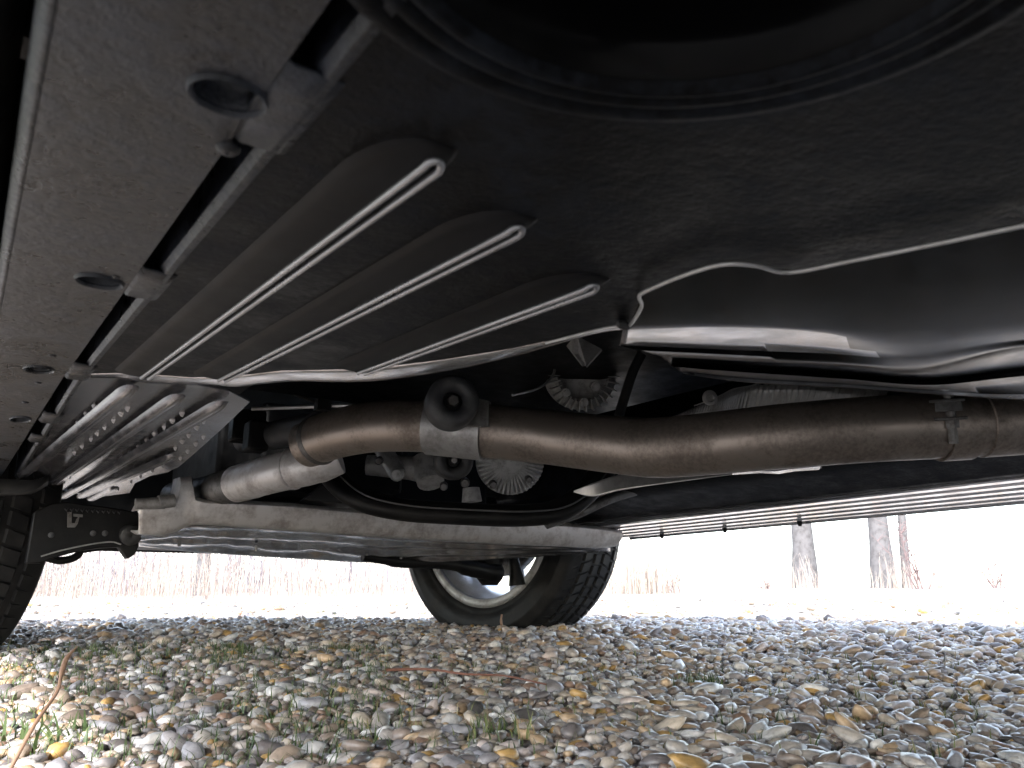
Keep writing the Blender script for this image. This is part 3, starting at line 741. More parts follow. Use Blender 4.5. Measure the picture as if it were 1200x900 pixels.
# black hoop beneath the engine
hp = crom([at_d(372, 528, 1.30), at_d(388, 556, 1.27), at_d(420, 584, 1.24), at_d(470, 597, 1.24), at_d(540, 602, 1.25), at_d(610, 604, 1.26), at_d(655, 598, 1.28), at_d(685, 578, 1.30), at_d(705, 553, 1.33), at_d(716, 530, 1.36)], 8)
m_ = MB(); m_.tube(hp, 0.0165, 18, flat=1.5); hoop = m_.build('support_hoop', M['black'], car, smooth=70); hoop['label'] = 'black curved support hoop under the gearbox'
m_ = MB(); m_.tube([p + Vector((-0.004, -0.026, 0.004)) for p in hp[4:-4]], 0.0016, 6); m_.build('rolled_rim', M['grey_rubber'], hoop)  # grey bead painted in as the highlight on the hoop's edge
m_ = MB(); m_.tube(crom([at_d(640, 614, 1.36), at_d(680, 600, 1.38), at_d(715, 584, 1.40), at_d(755, 572, 1.44)], 6), [0.009] * 19, 16, flat=1.2); m_.build('control_arm', M['bolt'], car, smooth=70)
m_ = MB(); m_.prism([at_d(470, 583, 1.3), at_d(400, 590, 1.3), at_d(355, 585, 1.3), at_d(380, 565, 1.3)], (0.01, 0.05, 0.0)); m_.build('mount_plate', M['black'], car, bevel=0.002)

# --- cross beam and shiny tray below it
YB = 1.30
top = [(160, 600), (166, 588), (206, 586), (210, 562), (222, 560), (226, 584), (240, 588), (283, 589), (340, 592), (400, 598), (470, 604), (567, 610), (660, 615), (700, 619), (725, 624)]
bot = [(162, 622), (168, 626), (190, 627), (206, 623), (218, 617), (226, 615), (240, 614), (283, 617), (340, 621), (400, 625), (470, 630), (567, 635), (660, 640), (700, 642), (722, 640)]
rows = []
bulge = [-0.010, -0.015, -0.0135, -0.009, -0.005, 0.004]
for j, t in enumerate((0, 0.12, 0.38, 0.66, 0.88, 1.0)):
    rows.append([at_y(a[0] + (c[0] - a[0]) * t, a[1] + (c[1] - a[1]) * t, YB) + Vector((0, bulge[j], 0)) for a, c in zip(top, bot)])
rows = [[p + Vector((0, 0.05, 0.004)) for p in rows[0]], [p + Vector((0, 0.008, 0.0025)) for p in rows[0]]] + rows + [[p + Vector((0, 0.06, 0.004)) for p in rows[-1]]]
m_ = MB(); m_.loft(rows); beam = m_.build('cross_beam', M['pale'], car, smooth=50, thick=0.002); beam['label'] = 'pale metal cross beam under the engine'
m_ = MB(); p = at_y(176, 590, YB - 0.02); m_.tube([p + Vector((-0.02, 0, -0.002)), p + Vector((0.02, 0.0, 0.002))], [0.008, 0.009], 14); p = at_y(192, 589, YB - 0.02); m_.tube([p + Vector((-0.008, -0.002, 0)), p + Vector((0.014, 0, 0.004))], 0.010, 14); m_.build('beam_end_bush', M['alu'], beam, smooth=40)
m_ = MB(); p = at_y(657, 616, YB - 0.012); m_.tube([p, p + Vector((0, 0.01, 0))], 0.004, 8); m_.build('notch', M['black'], beam)
m_ = MB(); m_.tube(crom([at_y(726, 624, YB), at_y(727, 612, YB), at_y(722, 607, YB), at_y(727, 603, YB), at_y(733, 605, YB)], 4), 0.0013, 6); m_.build('wire_hook', M['steel_line'], car)
tray_hi = [(162, 626), (230, 616), (320, 620), (420, 628), (520, 634), (620, 639), (715, 642)]
tray_lo = [(164, 640), (230, 647), (320, 653), (420, 659), (520, 658), (620, 653), (715, 646)]
rows = []
def tray_px(px, t):
    return interp(tray_hi, px) + (interp(tray_lo, px) - interp(tray_hi, px)) * t
for j in range(31):
    t = j / 30.0; row = []
    for i in range(120):
        px = 162 + (715 - 162) * i / 119.0
        k = 1.0 - 0.75 * sstep(380, 600, px)
        Yt = YB + 0.012 + 0.34 * t * k
        p = at_y(px, tray_px(px, t), Yt)
        am = math.sin(math.pi * t) ** 0.5
        p.z += am * k * (0.0032 * math.sin(t * 17 + 1.2 * noise.noise((px * 0.012, 2.0, 0)) * 2) + 0.0050 * noise.noise((px * 0.022, t * 2.2, 4.0)) + 0.0022 * noise.noise((px * 0.07, t * 6.0, 8.0)))
        row.append(p)
    rows.append(row)
rows.append([p + Vector((0, 0.004, 0.012)) for p in rows[-1]])
m_ = MB(); m_.loft(rows); tray = m_.build('shiny_tray', M['bare'], car, smooth=70, thick=0.0012); tray['label'] = 'shiny rippled metal tray below the beam'
for (px, py) in ((430, 651), (470, 655), (300, 646), (210, 640), (560, 652), (650, 646)):
    m_ = MB(); p = at_y(px, py, YB + 0.20); m_.tube([p, p + Vector((0, 0, 0.01))], 0.003, 8); m_.build('rivet', M['bolt'], tray)

# --- far side: floor, sill with ridged trim
m_ = MB(); rows = []
for y in lin(-0.9, 1.42, 30):
    xn = 0.93 + 0.05 * (1.0 - abs(y - 0.6)); rows.append([Vector((xn - 0.02, y, 0.46)), Vector((xn - 0.01, y, 0.33)), Vector((xn, y, 0.318)), Vector((xn + 0.05, y, 0.309)), Vector((1.09, y, 0.291)), Vector((1.105, y, 0.289))])
m_.loft(rows); ffl = m_.build('far_floor_panel', M['undercoat'], car, smooth=50, thick=0.0014)
XS = 1.10
zt = lambda y: 0.264 + 0.012 * (1.35 - y)
m_ = MB(); rows = []
for y in lin(-0.8, 1.42, 40):
    z = zt(y); prof = [(XS, z + 0.035), (XS + 0.001, z + 0.011)]
    for k in range(5):                       # flat steps pressed along the sill
        x0 = XS + 0.003 + k * 0.040; z0 = z + 0.010 - k * 0.0020
        prof += [(x0, z0), (x0 + 0.034, z0), (x0 + 0.035, z0 + 0.003), (x0 + 0.039, z0 + 0.003)]
    prof += [(XS + 0.203, z - 0.001), (XS + 0.21, z + 0.02), (XS + 0.215, z + 0.09)]
    rows.append([Vector((x, y, zz)) for x, zz in prof])
m_.loft(rows); fs_ = m_.build('far_sill', M['silver'], car, smooth=25, thick=0.0012); fs_['label'] = 'ridged silver sill on the far side'
for y in (1.30, 1.12, 0.94):
    m_ = MB(); m_.tube([Vector((XS + 0.19, y, zt(y) + 0.003)), Vector((XS + 0.19, y, zt(y) - 0.006))], [0.006, 0.003], 8); m_.build('drain_plug', M['black'], fs_)

# --- wheel arch liner by the near front wheel
YL = 1.40
lp = [(40, 600), (60, 590), (78, 588), (110, 592), (145, 597), (158, 600), (163, 606), (163, 640), (158, 650), (150, 655), (140, 641), (118, 642), (92, 646), (66, 653), (48, 660), (30, 660)]
m_ = MB(); m_.prism([at_y(*q, YL) for q in lp], (0, 0.03, 0)); liner = m_.build('wheel_arch_liner', M['black'], car, bevel=0.002); liner['label'] = 'black plastic wheel arch liner with toothed top edge'
m_ = MB(); m_.tube(crom([at_y(48, 652, YL - 0.004), at_y(72, 645, YL - 0.004), at_y(105, 638, YL - 0.004), at_y(130, 635, YL - 0.004), at_y(142, 638, YL - 0.004)], 5), 0.0012, 6); m_.build('edge_highlight', M['alu'], liner)  # pale tube stands in for the highlight along the liner's edge
for i in range(11):
    px = 78 + i * 6.2; m_ = MB(); p = at_y(px, 597 + i * 0.35, YL - 0.001); m_.tube([p + Vector((-0.0025, 0, 0.001)), p + Vector((0, -0.002, -0.002)), p + Vector((0.0022, 0, 0.002))], [0.0008, 0.0014, 0.0008], 6); m_.build('tooth', M['grey_rubber'], liner)
m_ = MB(); m_.prism([at_y(79, 600, YL - 0.004), at_y(84, 600, YL - 0.004), at_y(84, 613, YL - 0.004), at_y(88, 613, YL - 0.004), at_y(90, 608, YL - 0.004), at_y(94, 603, YL - 0.004), at_y(91, 614, YL - 0.004), at_y(88, 618, YL - 0.004), at_y(79, 618, YL - 0.004)], (0, 0.003, 0)); m_.prism([at_y(86, 602, YL - 0.004), at_y(97, 603, YL - 0.004), at_y(97, 606, YL - 0.004), at_y(86, 605, YL - 0.004)], (0, 0.003, 0)); m_.build('clip', M['bolt'], liner)  # made-up raised shape in place of a bright reflection on the liner
for (px, py) in ((109, 625), (123, 625), (60, 627)):
    m_ = MB(); m_.lathe([(0.0045, 0), (0.004, 0.002), (0.0005, 0.003)], at_y(px, py, YL - 0.0005), (0, -1, 0), 12); m_.build('stud', M['grey_rubber'], liner, smooth=50)
m_ = MB(); m_.lathe([(0.016, -0.02), (0.016, 0.006), (0.011, 0.010), (0.004, 0.010), (0.0005, 0.008)], at_y(153, 627, YL - 0.004), (0.1, -1, -0.2), 24); m_.build('liner_grommet', M['rubber'], liner, smooth=50)
m_ = MB(); m_.tube(crom([at_y(50, 652, YL + 0.05), at_y(70, 657, YL + 0.05), at_y(88, 653, YL + 0.05), at_y(95, 645, YL + 0.05)], 4), [0.006] * 13, 10); m_.tube(crom([at_y(96, 644, YL + 0.06), at_y(120, 641, YL + 0.06), at_y(150, 640, YL + 0.06)], 4), [0.006] * 9, 10); m_.build('lower_lip', M['black'], liner)
# hanging edge of the arch over the near wheel
m_ = MB(); m_.loft([crom([at_y(-60, 560, 1.30), at_y(0, 561, 1.30), at_y(40, 562, 1.30), at_y(58, 556, 1.32)], 4), crom([at_y(-60, 578, 1.30), at_y(0, 578, 1.30), at_y(36, 575, 1.30), at_y(56, 563, 1.32)], 4), crom([at_y(-60, 580, 1.42), at_y(0, 580, 1.42), at_y(36, 578, 1.42), at_y(56, 568, 1.42)], 4)]); m_.build('arch_edge', M['rubber'], car, thick=0.002)

# --- wheels
RT, WT, RF = 0.292, 0.205, 0.205
def make_wheel(name, loc, steer, inner_sign, parts=True):
    """local axis X = inboard"""
    rotm = Matrix.Rotation(steer, 3, 'Z')
    def P_(m_):            # local -> world
        m_.v = [rotm @ Vector((v.x * inner_sign, v.y, v.z)) + Vector(loc) for v in m_.v]; return m_
    w = WT / 2
    # spokes and hub on the outboard side make the wheel's own mesh
    m_ = MB(); m_.lathe([(0.0005, -w * 0.55), (0.05, -w * 0.55), (0.055, -w * 0.4), (0.05, -w * 0.1), (0.0005, -w * 0.1)], (0, 0, 0), (1, 0, 0), 28)
    for k in range(7):
        q = 2 * math.pi * k / 7 + 0.3
        d = Vector((0, math.cos(q), math.sin(q))); s = Vector((1, 0, 0)).cross(d)
        m_.prism([d * 0.045 + s * 0.020 + Vector((-w * 0.25, 0, 0)), d * 0.045 - s * 0.020 + Vector((-w * 0.25, 0, 0)), d * (RF - 0.022) - s * 0.030 + Vector((-w * 0.62, 0, 0)), d * (RF - 0.022) + s * 0.030 + Vector((-w * 0.62, 0, 0))], (-0.018, 0, 0))
    wh = P_(m_).build('wheel', M['rim'], car, smooth=35, bevel=0.003)
    m_ = MB(); m_.lathe([(RF - 0.012, w * 0.80), (RF - 0.004, w * 0.86), (RF, w * 0.84), (RF - 0.001, w * 0.76), (RF - 0.012, w * 0.70), (RF - 0.020, w * 0.55), (RF - 0.030, w * 0.3), (RF - 0.030, -w * 0.5), (RF - 0.012, -w * 0.74), (RF, -w * 0.80), (RF - 0.004, -w * 0.84), (RF - 0.014, -w * 0.8), (RF - 0.034, -w * 0.5), (RF - 0.034, w * 0.25), (RF - 0.025, w * 0.55), (RF - 0.012, w * 0.80)], (0, 0, 0), (1, 0, 0), 72)
    P_(m_).build('rim', M['rim'], wh, smooth=50)
    m_ = MB(); m_.lathe([(RF - 0.020, w * 0.80), (RF - 0.018, w * 0.875), (RF - 0.010, w * 0.90), (RF + 0.001, w * 0.895), (RF + 0.003, w * 0.87)], (0, 0, 0), (1, 0, 0), 72)
    P_(m_).build('rim_flange', M['alu'], wh, smooth=50)
    prof = [(RF - 0.004, w * 0.72), (RF + 0.002, w * 0.88), (RF + 0.010, w * 0.93), (RF + 0.014, w * 0.925), (RF + 0.018, w * 0.97), (RF + 0.036, w * 1.02), (RF + 0.052, w * 1.0), (RF + 0.054, w * 1.01), (RF + 0.058, w * 0.99), (RT - 0.014, w * 0.94), (RT - 0.008, w * 0.88), (RT - 0.006, w * 0.7), (RT - 0.005, 0)]
    prof = prof + [(r_, -h) for r_, h in reversed(prof[:-1])]
    m_ = MB(); m_.lathe(prof, (0, 0, 0), (1, 0, 0), 96)
    P_(m_).build('tyre', M['tyre'], wh, smooth=60)
    # tread blocks, too small to pick apart singly
    m_ = MB(); nb = 66
    rowsb = [(-0.90, -0.60, 0.0), (-0.53, -0.20, 0.35), (-0.13, 0.13, 0.1), (0.20, 0.53, 0.65), (0.60, 0.90, 0.3)]
    for (x0, x1, ph) in rowsb:
        for k in range(nb):
            q0 = 2 * math.pi * (k + ph) / nb; q1 = q0 + 2 * math.pi / nb * 0.80
            sk = 0.028 if abs(x0 + x1) > 0.2 else 0.0
            sk *= 1 if x0 + x1 > 0 else -1
            vs = []
            for rr_, e in ((RT - 0.008, 0.0), (RT, 0.04)):
                for (x, q) in ((x0 + e, q0 + e * 0.03), (x1 - e, q0 + sk + e * 0.03), (x1 - e, q1 + sk - e * 0.03), (x0 + e, q1 - e * 0.03)):
                    r2 = rr_ - 0.010 * max(0, abs(x) - 0.62) / 0.28
                    vs.append((x * w, r2 * math.cos(q), r2 * math.sin(q)))
            m_.add(vs, [(4, 5, 6, 7), (0, 1, 5, 4), (1, 2, 6, 5), (2, 3, 7, 6), (3, 0, 4, 7)])
    td = P_(m_).build('tread', M['tyre'], wh, smooth=None); td['kind'] = 'stuff'
    if parts:
        m_ = MB(); m_.lathe([(0.0005, w * 0.30), (0.13, w * 0.30), (0.132, w * 0.26), (0.132, w * 0.10), (0.13, w * 0.06), (0.0005, w * 0.06)], (0, 0, 0), (1, 0, 0), 48); P_(m_).build('brake_disc', M['bolt'], wh, smooth=40)
        m_ = MB(); m_.box((w * 0.35, -0.09, 0.06), (0.09, 0.07, 0.14)); P_(m_).build('brake_caliper', M['black'], wh, bevel=0.008)
    return wh
AX = 1.70
make_wheel('wheel', (1.152, AX + 0.012, RT + 0.020), R(16), -1)
make_wheel('wheel', (-0.040, AX + 0.03, RT + 0.020), R(16), 1)
make_wheel('wheel', (-0.055, -0.95, RT + 0.020), 0, 1, False)
make_wheel('wheel', (1.175, -0.95, RT + 0.020), 0, -1, False)
# knuckle and lower arm at the far wheel
m_ = MB()
m_.tube(crom([at_d(425, 652, 1.66), at_d(470, 658, 1.70), at_d(520, 660, 1.76), at_d(560, 668, 1.82), at_d(582, 672, 1.85)], 5), [0.010] * 4 + [0.013] * 9 + [0.018] * 5 + [0.020, 0.022, 0.022], 14, flat=1.4)
m_.tube([at_d(574, 655, 1.86), at_d(574, 678, 1.86), at_d(574, 686, 1.86)], [0.030, 0.030, 0.018], 16)
m_.tube([at_d(600, 645, 1.88), at_d(604, 668, 1.88), at_d(606, 686, 1.88)], [0.010, 0.014, 0.020], 12)
m_.box(at_d(540, 650, 1.86), (0.07, 0.05, 0.05))
m_.build('lower_arm', M['black'], car, smooth=60)
m_ = MB(); m_.box((1.05, AX + 0.0, 0.29), (0.07, 0.10, 0.16)); m_.tube([Vector((1.02, AX, 0.225)), Vector((1.02, AX, 0.275))], [0.024, 0.03], 16); m_.build('steering_knuckle', M['black'], car, bevel=0.008)
m_ = MB(); m_.tube([Vector((0.98, AX - 0.1, 0.30)), Vector((1.0, AX - 0.07, 0.235)), Vector((1.01, AX - 0.06, 0.225))], [0.008, 0.012, 0.010], 12); m_.build('tie_rod', M['bolt'], car, smooth=60)
m_ = MB(); m_.prism([Vector((0.35, 1.52, 0.232)), Vector((0.80, 1.52, 0.226)), Vector((0.90, 1.80, 0.232)), Vector((0.80, 2.25, 0.245)), Vector((0.30, 2.25, 0.245))], (0, 0, 0.006)); m_.build('engine_undertray', M['black'], car, bevel=0.002)

# --- ceiling of tunnel, bulkhead, outer body
m_ = MB(); m_.box((CX, 0.35, 0.50), (1.40, 2.1, 0.012)); m_.box((CX, 0.25, 0.40), (1.20, 0.012, 0.19)); m_.build('floor_pan', M['black'], car)
m_ = MB(); m_.loft([[Vector((0.07, 0.64, 0.50)), Vector((0.07, 1.42, 0.50))], [Vector((0.20, 0.64, 0.33)), Vector((0.20, 1.42, 0.33))], [Vector((0.06, 0.64, 0.31)), Vector((0.06, 1.42, 0.31))]]); m_.build('tunnel_wall', M['black'], car, thick=0.003)
def side_poly(x, sgn):
    pts = []
    def arch(cy, n=12): return [(cy - 0.345 * math.cos(math.pi * k / n), 0.29 + 0.345 * math.sin(math.pi * k / n)) for k in range(n + 1)]
    pts = [(-1.62, 0.34), (-1.30, 0.29)] + arch(-0.95) + [(-0.55, 0.30)] + [(1.33, 0.30)] + arch(AX + 0.03) + [(2.2, 0.30), (2.42, 0.36), (2.46, 0.60), (2.30, 0.78), (1.55, 0.92), (0.6, 0.95), (-1.2, 0.97), (-1.60, 0.90), (-1.66, 0.6)]
    m_ = MB(); m_.prism([Vector((x, y, z)) for y, z in pts], (0.02 * sgn, 0, 0)); return m_
side_poly(-0.175, 1).build('body_side', M['body'], car); side_poly(1.345, -1).build('body_side', M['body'], car)
def lofted(name, sect, mat):
    m_ = MB(); m_.loft([[Vector((x, y, z)) for x, z in row] for y, row in sect]); return m_.build(name, mat, car, thick=0.012, smooth=40)
def arcrow(hw, z0, z1): return [(CX - hw, z0), (CX - hw * 0.85, z0 + (z1 - z0) * 0.7), (CX - hw * 0.4, z1), (CX + hw * 0.4, z1), (CX + hw * 0.85, z0 + (z1 - z0) * 0.7), (CX + hw, z0)]
lofted('bonnet', [(1.35, arcrow(0.69, 0.93, 0.98)), (1.9, arcrow(0.685, 0.84, 0.90)), (2.30, arcrow(0.66, 0.76, 0.82)), (2.45, arcrow(0.60, 0.62, 0.70))], M['body'])
lofted('roof', [(0.75, arcrow(0.50, 1.36, 1.40)), (0.2, arcrow(0.53, 1.42, 1.46)), (-0.6, arcrow(0.53, 1.42, 1.46)), (-1.2, arcrow(0.50, 1.36, 1.40))], M['body'])
lofted('windscreen', [(0.75, arcrow(0.50, 1.36, 1.40)), (1.38, arcrow(0.66, 0.93, 0.97))], M['glass'])
lofted('rear_window', [(-1.2, arcrow(0.50, 1.36, 1.40)), (-1.62, arcrow(0.62, 0.92, 0.95))], M['glass'])
for s in (-1, 1):
    m_ = MB(); m_.loft([[Vector((CX + s * 0.50, 0.75, 1.36)), Vector((CX + s * 0.53, 0.2, 1.42)), Vector((CX + s * 0.53, -0.6, 1.42)), Vector((CX + s * 0.50, -1.2, 1.36))], [Vector((CX + s * 0.665, 1.38, 0.94)), Vector((CX + s * 0.68, 0.3, 0.955)), Vector((CX + s * 0.68, -0.7, 0.965)), Vector((CX + s * 0.66, -1.55, 0.92))]]); m_.build('side_window', M['glass'], car, thick=0.006)
m_ = MB(); m_.loft([[Vector((CX + (x - CX) * sx_, y, z)) for x in lin(-0.16, 1.29, 8)] for y, z, sx_ in ((2.20, 0.245, 0.9), (2.36, 0.25, 0.95), (2.46, 0.34, 0.97), (2.48, 0.55, 0.98), (2.44, 0.66, 0.95))]); m_.build('front_bumper', M['black'], car, thick=0.01)
m_ = MB(); m_.loft([[Vector((CX + (x - CX) * sx_, y, z)) for x in lin(-0.16, 1.29, 8)] for y, z, sx_ in ((-1.40, 0.29, 0.9), (-1.62, 0.31, 0.95), (-1.68, 0.6, 0.97), (-1.64, 0.93, 0.93))]); m_.build('rear_bumper', M['black'], car, thick=0.01)

# ------------------------------------------------------------------ plants near the camera
def blades(spots, mat, name, parent=None):
    vs, fs, rn = [], [], []
    for (x, y, z, h, lean, ang, w_, rv_) in spots:
        d = Vector((math.cos(ang), math.sin(ang), 0)); s = Vector((-d.y, d.x, 0)); n0 = len(vs); K = 4
        for i in range(K + 1):
            t = i / K; p = Vector((x, y, z)) + d * (lean * t * t) + Vector((0, 0, h * (t - 0.25 * t * t * min(1, lean / max(h, 1e-4)))))
            ww = w_ * (1 - t ** 1.5) + 0.0001
            vs += [tuple(p - s * ww), tuple(p + s * ww)]; rn += [rv_, rv_]
        for i in range(K): fs.append((n0 + 2 * i, n0 + 2 * i + 1, n0 + 2 * i + 3, n0 + 2 * i + 2))
    return link(name, np_mesh(name, np.array(vs), np.array(fs), np.array(rn), mat), parent)
def gpt(px, py):
    z = 0.004
    for _ in range(6):
        p = at_z(px, py, min(z, 0.09)); z = ground_z(p.x, p.y) + 0.004
    return p
def tuft(px, py, n, spread, h, dry, w_=0.0011):
    c = gpt(px, py); out = []
    for _ in range(n):
        q = random.uniform(0, 6.28); r_ = spread * math.sqrt(random.random())
        out.append((c.x + r_ * math.cos(q), c.y + r_ * math.sin(q), ground_z(c.x, c.y) + 0.003, 1.25 * h * random.uniform(0.4, 1.1), h * random.uniform(0.2, 1.2), random.uniform(0, 6.28), w_ * random.uniform(0.7, 1.3), min(1, max(0, random.gauss(dry, 0.22)))))
    return out
t = blades(tuft(585, 862, 60, 0.04, 0.022, 0.65), M['grass'], 'grass_tuft')
tag(t, 'sparse green and straw grass tuft among foreground stones, centre bottom', 'grass tuft', 'grass tufts in the gravel')
t = blades(tuft(60, 868, 36, 0.04, 0.028, 0.3, 0.0018), M['grass'], 'grass_tuft')
tag(t, 'broad-bladed bright green grass tuft in the bottom left corner', 'grass tuft', 'grass tufts in the gravel')
t = blades(tuft(820, 800, 90, 0.04, 0.014, 0.45), M['grass'], 'grass_tuft')
tag(t, 'low mossy grass tuft among stones right of centre', 'grass tuft', 'grass tufts in the gravel')
spots = []
for _ in range(700):       # fine grass growing thinly all through the left of the drive
    px, py = random.uniform(-40, 470), 752 + 150 * random.random() ** 1.6
    spots += tuft(px, py, 4, 0.02, 0.016, 0.3, 0.0007)
for _ in range(26):
    cx_, cy_ = random.uniform(-20, 440), random.uniform(752, 800); k_ = random.randint(2, 8)
    for _k in range(k_):
        spots += tuft(cx_ + random.gauss(0, 14), cy_ + random.gauss(0, 4), 5, 0.03, 0.017, random.uniform(0.15, 0.6), 0.0008)
for _ in range(420):
    px, py = random.uniform(430, 1150), 738 + 150 * random.random() ** 1.5; spots += tuft(px, py, 3, 0.02, 0.013, 0.55, 0.0007)
for _ in range(500):
    q = R(random.uniform(0, 66)); d = random.uniform(3.2, 9)
    c = (d * math.sin(q), d * math.cos(q))
    for _k in range(5): spots.append((c[0] + random.uniform(-.08, .08), c[1] + random.uniform(-.08, .08), ground_z(*c), random.uniform(0.01, 0.035), random.uniform(0.005, 0.03), random.uniform(0, 6.28), 0.0016, random.random()))
g = blades(spots, M['grass'], 'grass'); g['kind'] = 'stuff'; g['label'] = 'thin grass growing through the gravel'
# dry stem on the left
m_ = MB(); m_.tube(crom([at_d(10, 905, 0.62), at_d(40, 850, 0.64), at_d(66, 812, 0.68), at_d(72, 790, 0.70), at_d(78, 772, 0.71), at_d(91, 757, 0.72)], 6), [0.0016] * 8 + [0.0014] * 10 + [0.0022] * 6 + [0.0022, 0.0020, 0.0017, 0.0013, 0.0009, 0.0006, 0.0004], 6)
m_s, nt, b = new_mat('dry_stem'); b.inputs['Base Color'].default_value = (0.20, 0.115, 0.07, 1); b.inputs['Roughness'].default_value = 0.7
st = m_.build('dry_stem', m_s, None, smooth=60); tag(st, 'curved dry brown stem standing up from the gravel at left', 'stem')
m_t, nt, b = new_mat('red_twig'); b.inputs['Base Color'].default_value = (0.17, 0.07, 0.045, 1); b.inputs['Roughness'].default_value = 0.6
m_ = MB(); m_.tube(crom([*[gpt(*q) + Vector((0, 0, 0.012)) for q in ((452, 796), (500, 795), (545, 801), (590, 803), (640, 814))]], 4), [0.002 * (1 - 0.03 * i) for i in range(17)], 6)
tw_ = m_.build('twig', m_t, None, smooth=60); tag(tw_, 'thin reddish twig lying on the stones below the far wheel', 'twig')
m_ = MB(); m_.tube(crom([at_d(588, 733, 1.75), at_d(587, 727, 1.75), at_d(588, 720, 1.75)], 4), [0.003] * 5 + [0.0022] * 4, 5)
tw2 = m_.build('dry_stem', m_s, None, smooth=60); tag(tw2, 'short straw stub standing in front of the far wheel', 'stem')

# ------------------------------------------------------------------ beyond the car
def tree(px, dist, base_r, lean, label, seed, fork=False):
    rnd = random.Random(seed)
    base = at_d(px, 690, dist); base.z = ground_z(base.x, base.y) - 0.05
    root = bpy.data.objects.new('tree', None); COL.objects.link(root); root.location = base; root['base'] = tuple(base)
    tag(root, label, 'tree', 'trees at the edge of the field')
    m_ = MB(); h = 7.0
    pts = [base + Vector((lean * t * h + 0.05 * noise.noise((t * 3, seed, 0)), 0.05 * noise.noise((t * 3, 0, seed)), h * t)) for t in lin(0, 1, 14)]
    rad_ = [base_r * (1.10 if i == 0 else 1.02 if i == 1 else 1.0 - 0.06 * i) * (1 + 0.08 * noise.noise((i, seed, 2))) for i in range(14)]
    m_.tube(pts, rad_, 14)
    if fork:
        f = base + Vector((0.50, -0.25, 0)); m_.tube([f, f + Vector((0.05, 0, 1.0)), f + Vector((0.25, 0, 3.0)), f + Vector((0.3, 0, 5.5))], [base_r * 0.45, base_r * 0.38, base_r * 0.3, base_r * 0.1], 10)
    tr = m_.build('trunk', M['bark'], root, smooth=60)
    m_ = MB()
    for k in range(26):
        i = rnd.randint(4, 13); p = pts[i]; q = rnd.uniform(0, 6.28); L_ = rnd.uniform(0.8, 2.2)
        d = Vector((math.cos(q), math.sin(q), rnd.uniform(0.3, 0.9)))
        e = p + d * L_; mid = p.lerp(e, 0.5) + Vector((0, 0, 0.15)); m_.tube([p, mid, e], [rad_[i] * 0.4, rad_[i] * 0.25, 0.008], 6)
        for _ in range(6):
            s = p.lerp(e, rnd.uniform(0.3, 1)); d2 = Vector((rnd.gauss(0, 1), rnd.gauss(0, 1), rnd.uniform(0, 1.2))).normalized() * rnd.uniform(0.3, 0.9)
            m_.tube([s, s + d2 * 0.5 + Vector((0, 0, 0.04)), s + d2], [0.012, 0.008, 0.003], 4)
    m_.build('crown', M['bark'], root, smooth=60)
tree(944, 19.0, 0.28, 0.012, 'grey tree trunk standing alone behind the far sill, left of the forked one', 1)
tree(1036, 18.0, 0.25, 0.03, 'forked grey tree trunk with a thin second stem, furthest right', 2, True)
tree(236, 17.0, 0.15, -0.004, 'thin trunk in the reed thicket at the left', 3)
def stems(n, band, hmin, hmax, w_, lean, mat, name, label, z_out=0.0):
    vs, fs, rn = [], [], []
    for _ in range(n):
        px, d = band(); b_ = at_d(px, 690, d); b_.z = ground_z(b_.x, b_.y)
        h = random.uniform(hmin, hmax); q = random.uniform(0, 6.28); L_ = random.gauss(0, lean) * h
        dv = Vector((math.cos(q), math.sin(q), 0)); n0 = len(vs); rv_ = random.random(); K = 3
        for i in range(K + 1):
            t = i / K; c = b_ + dv * (L_ * t ** 1.6) + Vector((0, 0, h * t)); ww = w_ * (1 - 0.75 * t)
            for a in (0, 2.094, 4.189): vs.append((c.x + ww * math.cos(a), c.y + ww * math.sin(a), c.z)); rn.append(rv_)
        for i in range(K):
            for a in range(3): fs.append((n0 + i * 3 + a, n0 + i * 3 + (a + 1) % 3, n0 + (i + 1) * 3 + (a + 1) % 3, n0 + (i + 1) * 3 + a))
    o = link(name, np_mesh(name, np.array(vs), np.array(fs), np.array(rn), mat)); o['kind'] = 'stuff'; o['label'] = label
    return o
def clumpy(a, b_, d0, d1, sc, cut):
    while True:
        px, d = random.uniform(a, b_), d0 + (d1 - d0) * random.random() ** 0.7
        if noise.noise((px * sc, d * 0.5, 1.7)) > random.uniform(-cut, cut): return px, d
stems(2300, lambda: clumpy(-60, 500, 10.5, 19, 0.03, 0.6), 0.08, 1.2, 0.006, 0.30, M['straw'], 'reeds', 'dry straw-coloured reeds along the field edge at left')
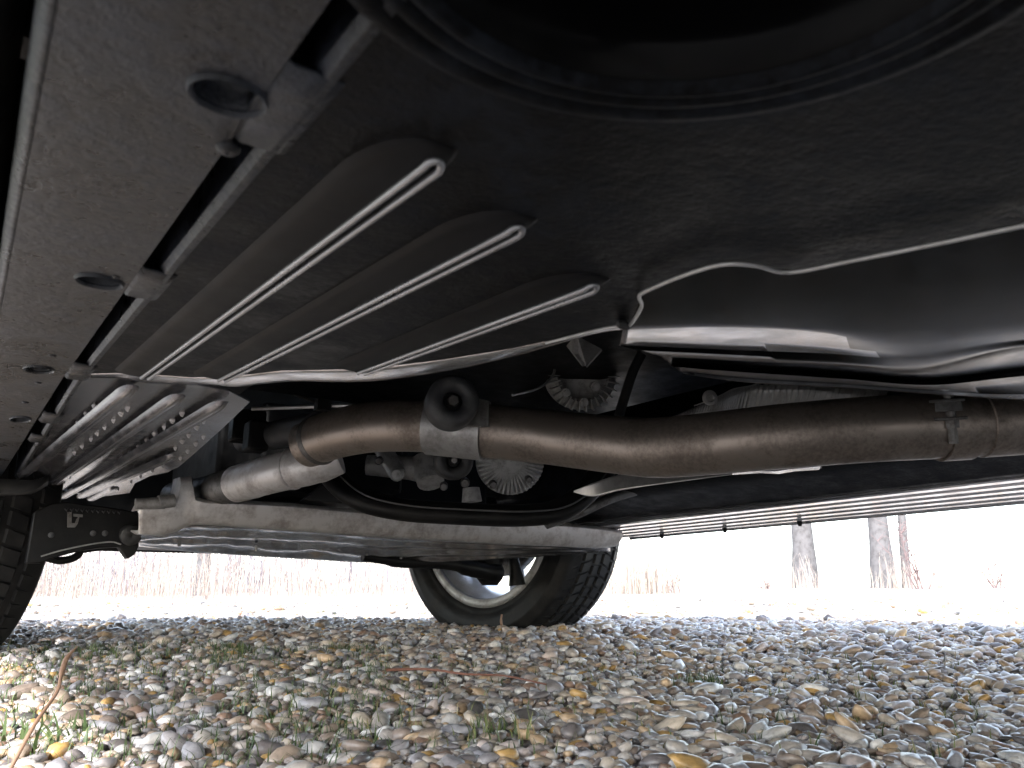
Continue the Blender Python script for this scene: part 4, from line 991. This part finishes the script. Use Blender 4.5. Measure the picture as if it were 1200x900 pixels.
stems(1500, lambda: clumpy(-120, 560, 17, 28, 0.02, 0.5), 0.8, 4.0, 0.012, 0.20, M['twigs'], 'thicket', 'bare grey thicket behind the reeds')
stems(420, lambda: (random.gauss(752, 26), random.uniform(12.5, 14.5)), 0.4, 1.3, 0.006, 0.25, M['straw'], 'reeds', 'clump of dry reeds just right of the far wheel')
stems(500, lambda: (random.choice((944, 1045, 1090, 1120, 880)) + random.gauss(0, 22), random.uniform(16, 18)), 0.15, 0.75, 0.006, 0.3, M['straw'], 'reeds', 'short dry reeds round the two trunks at right')

def bush(px, dist, h, n, label, seed):
    """bare branching shrub"""
    rnd = random.Random(seed); b_ = at_d(px, 690, dist); b_.z = ground_z(b_.x, b_.y) - 0.02
    m_ = MB()
    for _ in range(n):
        q = rnd.uniform(0, 6.28); L_ = h * rnd.uniform(0.5, 1.0); d = Vector((math.cos(q) * 0.4, math.sin(q) * 0.4, 1)).normalized()
        p = [b_ + Vector((rnd.gauss(0, 0.08), rnd.gauss(0, 0.08), 0))]
        for k in range(5):
            d = (d + Vector((rnd.gauss(0, 0.16), rnd.gauss(0, 0.16), 0.05))).normalized(); p.append(p[-1] + d * L_ / 5)
        m_.tube(p, [0.012, 0.010, 0.008, 0.006, 0.004, 0.002], 5)
        for k in range(10):
            a = p[rnd.randint(1, 4)]; e = Vector((rnd.gauss(0, 1), rnd.gauss(0, 1), rnd.uniform(0.0, 1.2))).normalized() * L_ * rnd.uniform(0.12, 0.35)
            m_.tube([a, a + e * 0.5 + Vector((0, 0, 0.02)), a + e], [0.006, 0.0045, 0.002], 4)
    o = m_.build('bush', M['bush'], None, smooth=60); tag(o, label, 'bush')
M['bush'] = worn('bush_twigs', (0.16, 0.11, 0.11), (0.09, 0.07, 0.07), 10, (0.8, 0.95), bump=0.3)
bush(1075, 15.5, 1.9, 9, 'tall bare twiggy bush right of the forked trunk', 5)
bush(1168, 15.0, 0.8, 8, 'small bare bush near the right edge of the view', 6)
bush(900, 17.0, 0.5, 6, 'low bare scrub left of the lone grey trunk', 7)
bush(790, 15.0, 0.6, 6, 'low bare scrub beside the reed clump right of the far wheel', 8)
